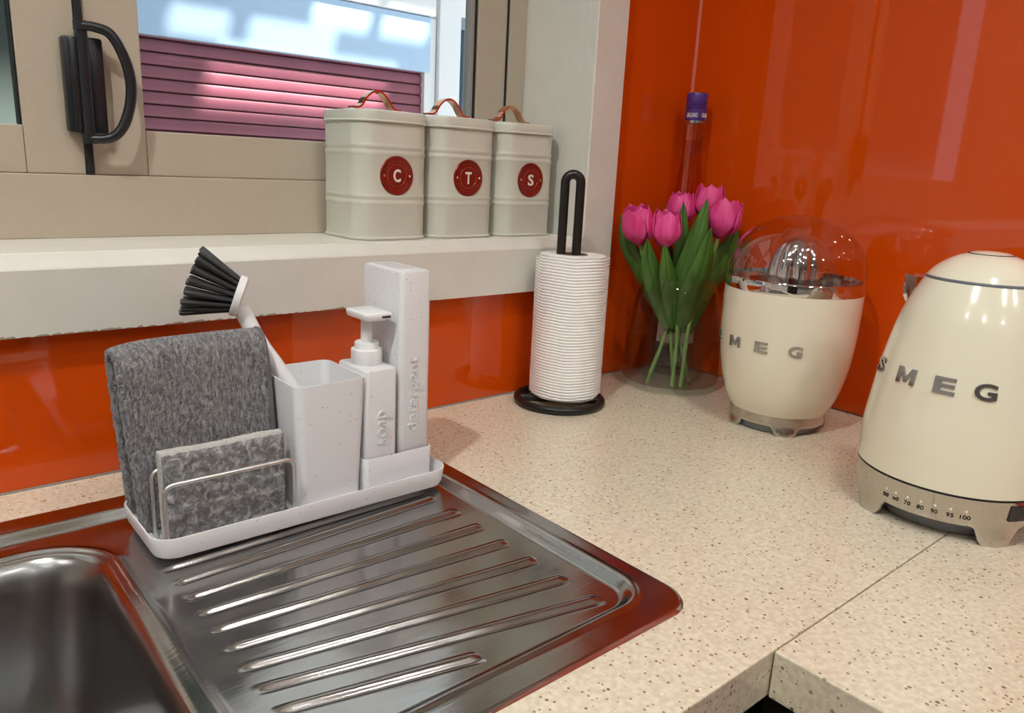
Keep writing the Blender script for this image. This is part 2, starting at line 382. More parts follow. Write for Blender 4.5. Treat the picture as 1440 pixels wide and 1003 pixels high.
# right sash
rs = empty('sash', (-.62, .16, .319)); rs.parent = wn; rs.location = Vector((-.62, .16, .319))-BASE[wn.name]
YS = YW+.004
bar('stile', -.9290, -.8690, .3182, WZ1-.062, YS, YS+.03, par=rs)
bar('stile', -.3630, -.3056, .3182, WZ1-.062, YS, YS+.03, par=rs)
bar('rail', -.8686, -.3634, .3182, .3718, YS, YS+.03, par=rs)
bar('rail', -.8686, -.3634, WZ1-.11, WZ1-.062, YS, YS+.03, par=rs)
bar('glazing_bead', -.3745, -.3665, .3722, WZ1-.11, YS+.006, YS+.022, M_TAUPE_EDGE, rs)
bar('gasket', -.3665, -.3634, .3722, WZ1-.11, YS+.004, YS+.022, M_SEAL, rs)
mk('pane', box(-.8686, -.3745, YS+.014, YS+.018, .3716, WZ1-.11), M_PANE, rs, False)
# left sash
ls = empty('sash', (-1.3, .16, .319)); ls.parent = wn; ls.location = Vector((-1.3, .16, .319))-BASE[wn.name]
bar('stile', -.9970, -.9374, .3182, WZ1-.062, YS, YS+.03, par=ls)
bar('rail', -1.75, -.9974, .3182, .3705, YS, YS+.03, par=ls)
bar('rail', -1.75, -.9974, WZ1-.11, WZ1-.062, YS, YS+.03, par=ls)
bar('gasket', -.9998, -.9972, .3708, WZ1-.11, YS+.004, YS+.022, M_SEAL, ls)
mk('pane', box(-1.75, -.9998, YS+.014, YS+.018, .3703, WZ1-.11), M_PANE, ls, False)
bar('frame_jamb', -2.4, -1.752, .3182, WZ1-.06, YW, .195)
# latch on the meeting stiles
lt = empty('latch', (-.932, YW, .418)); lt.parent = wn; lt.location = Vector((-.932, YW, .418))-BASE[wn.name]
mk('back_plate', rbox(-.9455, 0, .018, .013, .004, .3655, .4685, .002) and join(bbox(-.9545, -.9340, YW-.013, YS, .3655, .4685, .003), bbox(-.9325, -.9130, YW-.012, YS, .3650, .4695, .003)), M_BLACK, lt)
mk('plate_ridge', bbox(-.9490, -.9405, YW-.017, YW-.011, .3670, .4670, .0025), M_BLACK, lt)
mk('spindle', tube([(-.935, YW-.016, .482), (-.935, YW-.016, .356)], .0062, 14), M_BLACK, lt)
mk('spindle_collar', join(tube([(-.935, YW-.016, .4845), (-.935, YW-.016, .4755)], .0078, 14), tube([(-.935, YW-.016, .362), (-.935, YW-.016, .3535)], .0078, 14)), M_BLACK, lt)
P = bez([(-.935, .126, .4800), (-.922, .123, .4795), (-.9085, .119, .4745), (-.8985, .117, .458), (-.8915, .117, .436), (-.8905, .117, .413), (-.8955, .117, .389), (-.9045, .118, .370), (-.9165, .121, .3605), (-.935, .126, .3585)], 6)
mk('pull_handle', tube(P, [.0050+.0012*math.sin(PI*i/(len(P)-1)) for i in range(len(P))], 12), M_BLACK, lt)

# ================================================================== OUTSIDE
struct('ground_outside', box(-6, 8, .25, 12, -1.3, -1.2), M_PAVE)
YD = 2.50; YF = 2.45
rd = empty('roller_door', (.3, YD, -1.2), 'dusty red roller shutter door seen through the kitchen window', 'roller door')
pitch = .0495; z = .793; k = 0
sec0 = [(0, 0), (-.006, .002), (-.0085, .009), (-.010, .022), (-.0085, .036), (-.006, .0425), (0, .0445)]
sl = None
for k in range(24):
    zz = .82 - pitch*(k+1)
    if sl is None:
        sl = mk('slat', extr_x([(YD+y, zz+h) for y, h in sec0], -1.7, 1.085), M_SLAT, rd, True)
    else:
        c = sl.copy(); COL.objects.link(c); c.parent = rd; c.location.z = sl.location.z - pitch*k
mk('curtain_backing', box(-1.7, 1.085, YD+.003, YD+.01, -1.2, .86), mat('dark_red_backing', (.05, .012, .014), .7), rd, False)
mk('guide', bbox(1.0855, 1.15, YD-.035, YD+.05, -1.2, 1.03, .003), M_OUTW, rd, False)
tag(mk('fascia_beam', bbox(-2.6, 1.109, YF, YF+.04, .776, 1.03, .004), M_FASCIA, None, False, base=(-.6, YF, .768)), 'pale blue painted beam above the red shutter outside', 'beam')
tag(mk('ledge_beam', bbox(-2.6, 1.125, YF-.02, YF+.10, 1.034, 1.20, .004), M_OUTW, None, False, base=(-.6, YF, 1.024)), 'white timber beam above the pale blue beam outside', 'beam')
tag(mk('white_post', bbox(1.155, 1.285, YD-.06, YD+.06, -1.2, 1.25, .004), M_OUTW, None, False, base=(1.22, YD, -1.2)), 'white square post beside the red shutter outside', 'post')
ow = empty('outside_window', (1.9, 2.6, -.2), 'blue tinted outdoor window beyond the white post', 'window')
mk('frame', join(bbox(1.30, 1.34, 2.60, 2.66, .1, 1.05, .003), bbox(1.34, 2.7, 2.60, 2.66, 1.03, 1.09, .003), bbox(1.34, 2.7, 2.60, 2.66, .05, .12, .003), bbox(1.425, 1.445, 2.60, 2.66, .12, 1.03, .003)), M_ALU, ow, False)
mk('pane', box(1.34, 1.425, 2.62, 2.63, .12, 1.03), M_BLUEGL, ow, False)
mk('pane', box(1.445, 2.7, 2.62, 2.63, .12, 1.03), M_BLUEGL, ow, False)
struct('outside_wall', join(box(1.29, 4, 2.60, 2.75, 1.09, 1.5), box(1.29, 4, 2.60, 2.75, -1.2, .05), box(2.7, 4, 2.6, 2.75, .05, 1.09)), M_OUTW)
struct('outside_wall_grey', box(-4, -.66, 1.15, 1.3, -1.2, 1.6), M_OUTGREY)
# unseen roof sheets added to shape the sun: gaps cast patches on beam and shutter
rf = empty('sun_mask_roof', (0, 1.4, 1.9), 'unseen white roof sheets added outside to shape sun patches', 'roof')
def roof(x0, x1, y0, y1): mk('sun_mask_sheet', box(x0, x1, y0, y1, 1.9, 1.93), M_OUTW, rf, False)
# ------- (gaps set by ROOF_GAPS below)
ROOF_Y0, ROOF_Y1 = .30, 2.75
def on_roof(x, y, z):
    t = (1.9-z)/-SUN_DIR.z; return x - SUN_DIR.x*t, y - SUN_DIR.y*t
g1a = on_roof(0, YD, .50)[1]; g1b = on_roof(0, YD, .675)[1]
g2a = on_roof(0, YF, .80)[1]; g2b = on_roof(0, YF, .870)[1]
g3a = on_roof(0, YF, .905)[1]; g3b = on_roof(0, YF, .990)[1]
shx = on_roof(0, YF, .85)[0]
roof(-4, 4, ROOF_Y0, g1a)
roof(-4, .10+shx, g1a, g1b); roof(.95+shx, 4, g1a, g1b)
roof(-4, 4, g1b, g2a)
roof(-4, -.12+shx, g2a, g2b); roof(.12+shx, .20+shx, g2a, g2b); roof(.60+shx, 4, g2a, g2b)
roof(-4, 4, g2b, g3a)
roof(-4, .45+shx, g3a, g3b); roof(.74+shx, .80+shx, g3a, g3b); roof(1.06+shx, 4, g3a, g3b)
roof(-4, 4, g3b, ROOF_Y1)

# ================================================================== BENCHTOPS
ZC = -.0412
SX0, SX1, SY0, SY1 = -1.60, -.647, -.5535, -.072      # sink rectangle
def slab(xs, ys, skip, z0, z1):
    """grid of boxes sharing walls, holes where skip"""
    V = [(x, y, z) for z in (z0, z1) for y in ys for x in xs]; nx, ny = len(xs), len(ys); L = nx*ny; Fc = []
    on = lambda i, j: 0 <= i < nx-1 and 0 <= j < ny-1 and (i, j) not in skip
    for i in range(nx-1):
        for j in range(ny-1):
            if not on(i, j): continue
            a, b, c, d = j*nx+i, j*nx+i+1, (j+1)*nx+i+1, (j+1)*nx+i
            Fc += [(a, d, c, b), (L+a, L+b, L+c, L+d)]
            for (p, q, di, dj) in ((a, b, 0, -1), (b, c, 1, 0), (c, d, 0, 1), (d, a, -1, 0)):
                if not on(i+di, j+dj): Fc.append((p, q, L+q, L+p))
    return V, Fc
def bevel_mod(o, w, seg=2):
    md = o.modifiers.new('bevel', 'BEVEL'); md.width = w; md.segments = seg; md.limit_method = 'ANGLE'; md.angle_limit = math.radians(50); return o
o = mk('benchtop', slab([-2.7, -1.59, -.662, -.0005], [-.6285, -.54, -.085, -.0005], {(1, 1)}, ZC, 0), M_QUARTZ, None, False, base=(-1, -.3, ZC))
tag(o, 'speckled beige stone benchtop holding the sink below the window', 'benchtop'); bevel_mod(o, .0012)
o = mk('benchtop', slab([-.654, -.0005], [-2.6, -.6295], set(), ZC, -.0003), M_QUARTZ, None, False, base=(-.33, -1.6, ZC))
tag(o, 'speckled beige stone benchtop along the orange wall nearest the kettle', 'benchtop'); bevel_mod(o, .0012)
# base cabinets (dark) under both tops
o = mk('base_cabinet', join(box(-2.7, -1.62, -.60, -.03, -.80, ZC), box(-.63, -.03, -.60, -.03, -.80, ZC), box(-1.62, -.63, -.60, -.565, -.80, ZC), box(-2.7, -.03, -.55, -.03, -.9, -.80)), M_CAB, None, False, base=(-1.3, -.3, -.9))
tag(o, 'black cabinet below the sink benchtop', 'cabinet')
o = mk('base_cabinet', join(box(-.622, -.03, -2.6, -.61, -.80, ZC-.0005), box(-.57, -.03, -2.6, -.61, -.9, -.80)), M_CAB, None, False, base=(-.3, -1.6, -.9))
tag(o, 'black cabinet below the benchtop along the orange wall', 'cabinet')

# ================================================================== SINK
sk = empty('kitchen_sink', (-1.0, -.3, 0), 'stainless steel sink with ribbed drainer set into the benchtop', 'sink')
BX0, BX1, BY0, BY1, BR = -1.48, -1.0235, -.505, -.1525, .055      # bowl opening
def sd_rr(x, y, x0, x1, y0, y1, r):
    cx, cy = (x0+x1)/2, (y0+y1)/2; qx = np.abs(x-cx)-(x1-x0)/2+r; qy = np.abs(y-cy)-(y1-y0)/2+r
    return np.hypot(np.maximum(qx, 0), np.maximum(qy, 0))+np.minimum(np.maximum(qx, qy), 0)-r
sst = lambda t: (lambda u: u*u*(3-2*u))(np.clip(t, 0, 1))
RIBS = []
for k in range(9):
    yl = -.2352-.0281*(k-1) ; yr = -.2445-.0412*(k-2)
    xr_ = -.7075 if k < 8 else -.8377
    if k >= 8: yr = -.4927; yl = -.4600
    RIBS.append((-.983, yl, xr_, yr))
RIBS = [(-.984, -.180, -.708, -.163), (-.984, -.2075, -.708, -.2035)] + [(-.9838+.0004*k, -.2352-.0281*k, -.7075, -.2445-.0412*(k-1)) for k in range(1, 8)] + [(-.9838, -.2352, -.7075, -.2243)] + [(-.98, -.4600, -.8377, -.4927)]
def deck_z(x, y):
    z = np.full_like(x, .0032)
    # recessed field: wide slope at the back, tighter slope at the right and front
    di = -sd_rr(x, y, -1.7, -.6725, -.5215, -.097, .035)
    tb = sst(((-.097)-y)/.024); tr_ = sst((-.6725-x)/.0115); tf = sst((y+.5215)/.0115)
    dd = sst(di/.0115)
    z = z - .0075*np.minimum(dd, np.where(y > -.20, np.minimum(tb, tr_), dd))
    z += .0012*np.exp(-((di+.002)/.003)**2)*(y < -.12)
    # outer edge rolls down
    de = -sd_rr(x, y, SX0, SX1, SY0, SY1, .032); z -= .0026*np.clip(1-de/.004, 0, 1)**2
    for (xa, ya, xb, yb) in RIBS:
        t = np.clip((x-xa)/(xb-xa), -.2, 1.2); yc = ya+(yb-ya)*np.clip(t, 0, 1); d = np.abs(y-yc)
        w = .0040+.0016*np.clip(t, 0, 1)
        prof = np.clip(1-(d/w)**2, 0, 1)**1.2
        ends = sst((x-xa+.004)/.014)*sst((xb+.003-x)/.008)
        z += .0021*prof*ends
        side = np.exp(-((y-(yc-w*1.35))/(w*.45))**2)*ends; z -= .0010*side
    # rounded rib round the bowl
    db = sd_rr(x, y, BX0, BX1, BY0, BY1, BR)
    z += .0022*np.exp(-((db-.0125)/.0042)**2)*np.clip((db-.002)/.004, 0, 1)
    z -= .0030*np.clip(1-db/.006, 0, 1)**2
    return z
xs = np.concatenate([np.linspace(SX0, -1.12, 60), np.linspace(-1.117, SX1, 270)]); ys = np.linspace(SY0, SY1, 560)
X, Y = np.meshgrid(xs, ys); nx, ny = len(xs), len(ys)
ctrx = (X[:-1, :-1]+X[1:, 1:])/2; ctry = (Y[:-1, :-1]+Y[1:, 1:])/2
keep = (sd_rr(ctrx, ctry, BX0, BX1, BY0, BY1, BR) > 0) & (sd_rr(ctrx, ctry, SX0, SX1, SY0, SY1, .032) < .0005)
cnt = np.zeros((ny, nx), int)
for dj in (0, 1):
    for di in (0, 1): cnt[dj:ny-1+dj, di:nx-1+di] += keep
edge = (cnt > 0) & (cnt < 4)
def snap(X, Y, mask, box_, r):
    for _ in range(3):
        e = 1e-5; s0 = sd_rr(X, Y, *box_, r); gx = (sd_rr(X+e, Y, *box_, r)-s0)/e; gy = (sd_rr(X, Y+e, *box_, r)-s0)/e
        X = np.where(mask, X-gx*s0, X); Y = np.where(mask, Y-gy*s0, Y)
    return X, Y
nb = edge & (np.abs(sd_rr(X, Y, BX0, BX1, BY0, BY1, BR)) < .012); X, Y = snap(X, Y, nb, (BX0, BX1, BY0, BY1), BR)
no = edge & ~nb; X, Y = snap(X, Y, no, (SX0, SX1, SY0, SY1), .032)
Z = deck_z(X, Y)
idx = -np.ones((ny, nx), int); used = cnt > 0; idx[used] = np.arange(used.sum())
V = np.stack([X[used], Y[used], Z[used]], 1).tolist()
jj, ii = np.nonzero(keep)
Fc = [(idx[j, i], idx[j, i+1], idx[j+1, i+1], idx[j+1, i]) for j, i in zip(jj.tolist(), ii.tolist())]
Fc = [tuple(int(q) for q in f) for f in Fc]
dk_ = mk('drainer_deck', (V, Fc), M_STEEL, sk, True)
# bowl
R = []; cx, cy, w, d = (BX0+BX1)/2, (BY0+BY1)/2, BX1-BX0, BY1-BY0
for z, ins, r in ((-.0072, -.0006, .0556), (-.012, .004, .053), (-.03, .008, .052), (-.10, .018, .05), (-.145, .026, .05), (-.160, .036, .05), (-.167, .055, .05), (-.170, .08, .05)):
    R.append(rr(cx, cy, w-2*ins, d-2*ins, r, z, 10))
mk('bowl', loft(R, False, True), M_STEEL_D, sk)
mk('outer_lip', loft([rr((SX0+SX1)/2, (SY0+SY1)/2, SX1-SX0-s, SY1-SY0-s, .032, z, 10) for s, z in ((.001, .0008), (0, .0004), (0, .0001), (.006, .0001))], False, False), M_STEEL, sk)

# ================================================================== TRAY AND CADDY
TX0, TX1, TY0, TY1 = -.991, -.678, -.2385, -.1235
tcx, tcy, tw, td = (TX0+TX1)/2, (TY0+TY1)/2, TX1-TX0, TY1-TY0
ty = empty('caddy_tray', (tcx, tcy, 0), 'long white speckled tray holding the sink tools on the drainer', 'tray')
ZT = .0012
mk('tray_body', loft([rr(tcx, tcy, tw-.014, td-.014, .016, ZT, 8), rr(tcx, tcy, tw-.008, td-.008, .019, ZT+.001, 8), rr(tcx, tcy, tw-.004, td-.004, .02, ZT+.005, 8), rr(tcx, tcy, tw, td, .021, ZT+.020, 8), rr(tcx, tcy, tw-.0006, td-.0006, .021, ZT+.0212, 8),
    rr(tcx, tcy, tw-.0034, td-.0034, .02, ZT+.0212, 8), rr(tcx, tcy, tw-.0042, td-.0042, .02, ZT+.020, 8), rr(tcx, tcy, tw-.010, td-.010, .018, ZT+.006, 8), rr(tcx, tcy, tw-.016, td-.016, .016, ZT+.0042, 8)]), M_SPECK, ty)
ZF = ZT+.0042
# drain nubs on the tray floor (visible at the left end)
for i in range(4):
    for j in range(3):
        mk('drain_slot', rbox(-.974+.0085*i, -.214+.0075*j, .0055, .003, .0014, ZF, ZF+.0006, .0002, n=3), mat('slot_grey', (.45, .45, .46), .5), ty)
# cup
cp = empty('utensil_cup', (-.811, -.175, ZF), 'square white speckled cup on the tray holding the brush', 'cup')
cx, cy = -.8115, -.1738
def cring(w, d, z, r=.009): return rr(cx, cy, w, d, r, z, 6)
mk('cup_body', loft([cring(.066, .076, ZF), cring(.068, .078, ZF+.001), cring(.0686, .0786, ZF+.003), cring(.0785, .0880, .1335, .010), cring(.0780, .0875, .1350, .010), cring(.0752, .0847, .1350, .009), cring(.0746, .0841, .1340, .009), cring(.064, .074, ZF+.005, .008)]), M_SPECK, cp)
# dispenser dock
dx0, dx1, dy0, dy1 = -.7745, -.6890, -.2165, -.1300
dk = empty('dispenser_dock', ((dx0+dx1)/2, (dy0+dy1)/2, ZF), 'low white speckled holder at the end of the tray around both bottles', 'holder')
dw, dd_ = dx1-dx0, dy1-dy0; dcx, dcy = (dx0+dx1)/2, (dy0+dy1)/2
mk('dock_body', loft([rr(dcx, dcy, dw-.002, dd_-.002, .006, ZF), rr(dcx, dcy, dw-.001, dd_-.001, .006, ZF+.002), rr(dcx, dcy, dw, dd_, .006, .0425), rr(dcx, dcy, dw-.0008, dd_-.0008, .006, .0435), rr(dcx, dcy, dw-.0022, dd_-.0022, .005, .0435), rr(dcx, dcy, dw-.003, dd_-.003, .005, .0425), rr(dcx, dcy, dw-.004, dd_-.004, .005, ZF+.003)]), M_SPECK, dk)
ZB = ZF+.0032
# soap bottle
sb = empty('soap_bottle', (-.7540, -.1815, ZB), 'short white soap bottle with white pump beside the cup', 'soap dispenser')
bcx, bw, by0, by1 = -.7530, .0385, -.2135, -.1530
mk('bottle_body', rbox(bcx, (by0+by1)/2, bw, by1-by0, .005, ZB, .1395, .0025), M_SPECK, sb)
pcx, pcy = -.7520, -.1800
mk('pump_collar', lathe(pcx, pcy, [(.0160, .1396), (.0166, .1406), (.0166, .1535), (.0162, .1553), (.0132, .1560), (.0128, .1570), (.0128, .1620), (.0120, .1632)], 32), M_WPLAST, sb)
mk('pump_stem', lathe(pcx, pcy, [(.0062, .160), (.0062, .1900)], 20), M_WPLAST, sb)
hd = mk('pump_head', rbox(pcx+.0005, -.1835, .0320, .0465, .0045, .1895, .1975, .0018, w1=.0305, d1=.045), M_WPLAST, sb)
mk('nozzle_slot', bbox(pcx+.003, pcx+.013, -.2074, -.2058, .1925, .1945, .0004), M_INK, hd, False)
# detergent bottle
db_ = empty('detergent_bottle', (-.7125, -.171, ZB), 'tall white detergent bottle at the right end of the tray', 'detergent bottle')
mk('bottle_body', rbox(-.7105, -.1722, .0385, .0800, .006, ZB, .2405, .003), M_SPECK, db_)
mk('top_seam', loft([rr(-.7125, -.1690, .022, .052, .004, .2404), rr(-.7125, -.1690, .0215, .0515, .004, .2409)]), mat('plastic_shade', (.62, .62, .63), .4), db_)
def side_text(s, size, x, z, y, name, par, w):
    """raised lettering on the bottle front reading upwards"""
    V, Fc = text(s, size, .0026, .0); h = max(v[1] for v in V)-min(v[1] for v in V); L = max(v[0] for v in V)-min(v[0] for v in V)
    return mk(name, ([(x-v[1]*w/h, y-v[2], z+v[0]) for v in V], Fc), M_SPECK, par, False)
side_text('soap', .021, bcx+.003, .076, by0-.0002, 'embossed_word', sb, .0155)
side_text('detergent', .0215, -.7125, .1065, -.2122-.0002, 'embossed_word', db_, .0165)

# wire sponge holder
wh = empty('sponge_rack', (-.915, -.205, ZF), 'bent steel wire rack at the left end of the tray', 'rack')
for y, h in ((-.2235, .067), (-.1885, .0700)):
    mk('wire_hoop', tube(fillet([(-.9765, y, ZF), (-.9765, y, h), (-.8565, y, h), (-.8565, y, ZF)], .010, 7), .0021, 10), M_WIRE, wh)
for x in (-.9765, -.8565): mk('base_wire', tube([(x, -.2235, ZF+.0018), (x, -.150, ZF+.0018)], .0016, 8), M_WIRE, wh)
# towel rail at the back of the rack
mk('towel_rail', tube(fillet([(-.972, -.1500, ZF), (-.972, -.1500, .1690), (-.8585, -.1500, .1690), (-.8585, -.1500, ZF)], .010, 7), .0023, 10), M_WIRE, wh)
# sponge: felted face, pale foam back
sp = empty('scrub_sponge', (-.913, -.203, ZF), 'grey felted scrubbing sponge standing in the wire rack', 'sponge')
def rough_slab(x0, x1, z0, z1, yf, yb, amp, lean=0.):
    nx_, nz_ = 40, 26; V = []; Fc = []; L = (nx_+1)*(nz_+1)
    for s, y in ((0, yf), (1, yb)):
        for j in range(nz_+1):
            for i in range(nx_+1):
                u, v_ = i/nx_, j/nz_; e = min(i, nx_-i, j, nz_-j)
                dy = (.0022 if e == 0 else .0006 if e == 1 else 0)*(1 if s == 0 else -1)
                jx = random.uniform(-1, 1)*amp*(1 if e else .8); jz = random.uniform(-1, 1)*amp*(1 if e else .8)
                V.append((x0+(x1-x0)*u+jx*.5, y+dy+random.uniform(-1, 1)*amp-lean*v_, z0+(z1-z0)*v_+jz*.5+.0018*math.sin(u*9+s)*v_*.3))
    g = lambda s, i, j: s*L+j*(nx_+1)+i
    for j in range(nz_):
        for i in range(nx_):
            Fc.append((g(0, i, j), g(0, i+1, j), g(0, i+1, j+1), g(0, i, j+1))); Fc.append((g(1, i, j), g(1, i, j+1), g(1, i+1, j+1), g(1, i+1, j)))
    for i in range(nx_):
        Fc.append((g(0, i, 0), g(1, i, 0), g(1, i+1, 0), g(0, i+1, 0))); Fc.append((g(0, i, nz_), g(0, i+1, nz_), g(1, i+1, nz_), g(1, i, nz_)))
    for j in range(nz_):
        Fc.append((g(0, 0, j), g(0, 0, j+1), g(1, 0, j+1), g(1, 0, j))); Fc.append((g(0, nx_, j), g(1, nx_, j), g(1, nx_, j+1), g(0, nx_, j+1)))
    return V, Fc
mk('felt_face', rough_slab(-.9725, -.8600, ZF+.001, .0890, -.2115, -.2060, .0008), M_FELT, sp)
mk('foam_back', rough_slab(-.9735, -.8590, ZF+.001, .0900, -.2058, -.1935, .0005), M_FOAM, sp)

# towel folded over the rail
tl = empty('hand_towel', (-.925, -.15, ZF), 'folded grey terry towel hanging over the rail at the tray', 'towel')
def towel_pts():
    nx_, ns = 110, 190; V = []; Fc = []
    # side profile (y,z): front layer bottom -> up -> over rail -> back layer bottom, outer then inner
    prof = bez([(-.1770, .0065, 0), (-.1745, .03, 0), (-.1715, .08, 0), (-.1690, .13, 0), (-.1680, .158, 0), (-.1640, .1735, 0), (-.1520, .1795, 0), (-.1405, .1740, 0), (-.1365, .158, 0), (-.1350, .12, 0), (-.1330, .06, 0), (-.1320, .012, 0)], 16)
    n = len(prof); rings = []
    ph = np.array(prof)[:, :2]; tang = np.gradient(ph, axis=0); tang /= np.linalg.norm(tang, axis=1)[:, None]; nor = np.stack([-tang[:, 1], tang[:, 0]], 1)
    th = .0095
    for s in (0, 1):
        for k in range(n):
            yk, zk = ph[k]; frac = zk/.18
            for i in range(nx_+1):
                u = i/nx_; xl = -.9865-.0095*frac**1.2+ .0006*math.sin(frac*7); xr = -.8525-.0075*frac+.0015*math.sin(frac*9)
                x = xl+(xr-xl)*u
                und = .0025*math.sin(u*6.0+frac*3)*(.4+.6*(1-frac))+.0012*math.sin(u*13+frac*5)
                edge_ = min(u, 1-u); rnd = (1-min(1, edge_/.035))**2*.0045
                dz = -.006*(1-u)**6*(k > n*.35 and k < n*.65)
                off = (-.0055 if s == 0 else th-.0055) + (rnd if s == 0 else -rnd*.2)
                jit = random.uniform(-1, 1)*(.00055 if s == 0 else .0002)
                V.append((x+random.uniform(-1, 1)*.0007, yk+(off+jit)*nor[k, 0]*-1*-1+und*(1 if k < n/2 else .3), zk+(off+jit)*nor[k, 1]+dz))
    L = n*(nx_+1); g = lambda s, k, i: s*L+k*(nx_+1)+i
    for k in range(n-1):
        for i in range(nx_):
            Fc.append((g(0, k, i), g(0, k, i+1), g(0, k+1, i+1), g(0, k+1, i))); Fc.append((g(1, k, i), g(1, k+1, i), g(1, k+1, i+1), g(1, k, i+1)))
        Fc.append((g(0, k, 0), g(0, k+1, 0), g(1, k+1, 0), g(1, k, 0))); Fc.append((g(0, k, nx_), g(1, k, nx_), g(1, k+1, nx_), g(0, k+1, nx_)))
    for i in range(nx_):
        Fc.append((g(0, 0, i), g(1, 0, i), g(1, 0, i+1), g(0, 0, i+1))); Fc.append((g(0, n-1, i), g(0, n-1, i+1), g(1, n-1, i+1), g(1, n-1, i)))
    return V, Fc
mk('terry_cloth', towel_pts(), M_TERRY, tl)
hp = bez([(-.8530, -.1745, .030), (-.8545, -.1720, .08), (-.8565, -.1700, .13), (-.8585, -.1690, .160), (-.8595, -.1630, .1765), (-.8595, -.1520, .1815), (-.8590, -.1415, .1760), (-.8575, -.1385, .155), (-.8545, -.1350, .08)], 8)
mk('side_hem', tube(hp, .0030, 8), M_HEM, tl)
mk('bottom_hem', tube([(-.985, -.1765, .0085), (-.95, -.1775, .0085), (-.90, -.1765, .0085), (-.856, -.1770, .0085)], .0030, 8), M_HEM, tl)

# dish brush leaning in the cup
bs = empty('dish_brush', (-.79, -.19, .02), 'white dish brush with dark grey bristles leaning out of the cup', 'brush')
AXB = Vector((-.777, -.645, -.05)).normalized()
hp = [Vector(p) for p in ((-.7905, -.1915, .040), (-.8334, -.1541, .1282), (-.8520, -.1379, .1641), (-.8632, -.1282, .1944), (-.8650, -.1265, .2020))]
P = bez(hp, 10); mk('handle', tube(P, [.0085-.0024*max(0, (i/(len(P)-1)-.75)*4)*.5 for i in range(len(P))], 14), M_WPLAST, bs)
DC = Vector((-.8670, -.1250, .2115)); DN = Vector((-.86, .40, .33)).normalized()      # disc centre and the way the bristles point
du = DN.cross(Vector((0, 0, 1))).normalized(); dv = du.cross(DN).normalized()
if dv.z < 0: dv = -dv
def disc_ring(r, h, n=36): return [tuple(DC+DN*h+(du*math.cos(2*PI*i/n)+dv*math.sin(2*PI*i/n))*r) for i in range(n)]
mk('head_disc', loft([disc_ring(.0175, -.0050), disc_ring(.0205, -.0035), disc_ring(.0212, -.001), disc_ring(.0212, .0025), disc_ring(.0200, .0035)]), M_WPLAST, bs)
tm = None
for ring_r, cnt_ in ((.0, 1), (.0062, 6), (.0118, 12), (.0168, 18)):
    for k in range(cnt_):
        a = 2*PI*(k+.5*(ring_r > .01))/cnt_; p0 = DC+DN*.003+(du*math.cos(a)+dv*math.sin(a))*ring_r
        spread = (du*math.cos(a)+dv*math.sin(a))*ring_r*1.02; tip = DN*.046*(1-.05*(ring_r/.0168)**2)+spread
        Lb = tip.length
        if tm is None:
            rings = [[(rr_*math.cos(2*PI*i/7), rr_*math.sin(2*PI*i/7), h) for i in range(7)] for rr_, h in ((.0019, 0), (.0026, .5), (.0033, .96), (.0030, 1.0))]
            tm = mesh('bristle_tuft', *loft(rings), M_BRISTLE, True)
        o = bpy.data.objects.new('bristle_tuft', tm); COL.objects.link(o); o.parent = bs
        o.location = p0-BASE[bs.name]; o.rotation_mode = 'QUATERNION'; o.rotation_quaternion = tip.to_track_quat('Z', 'Y'); o.scale = (1, 1, Lb*random.uniform(.97, 1.02))

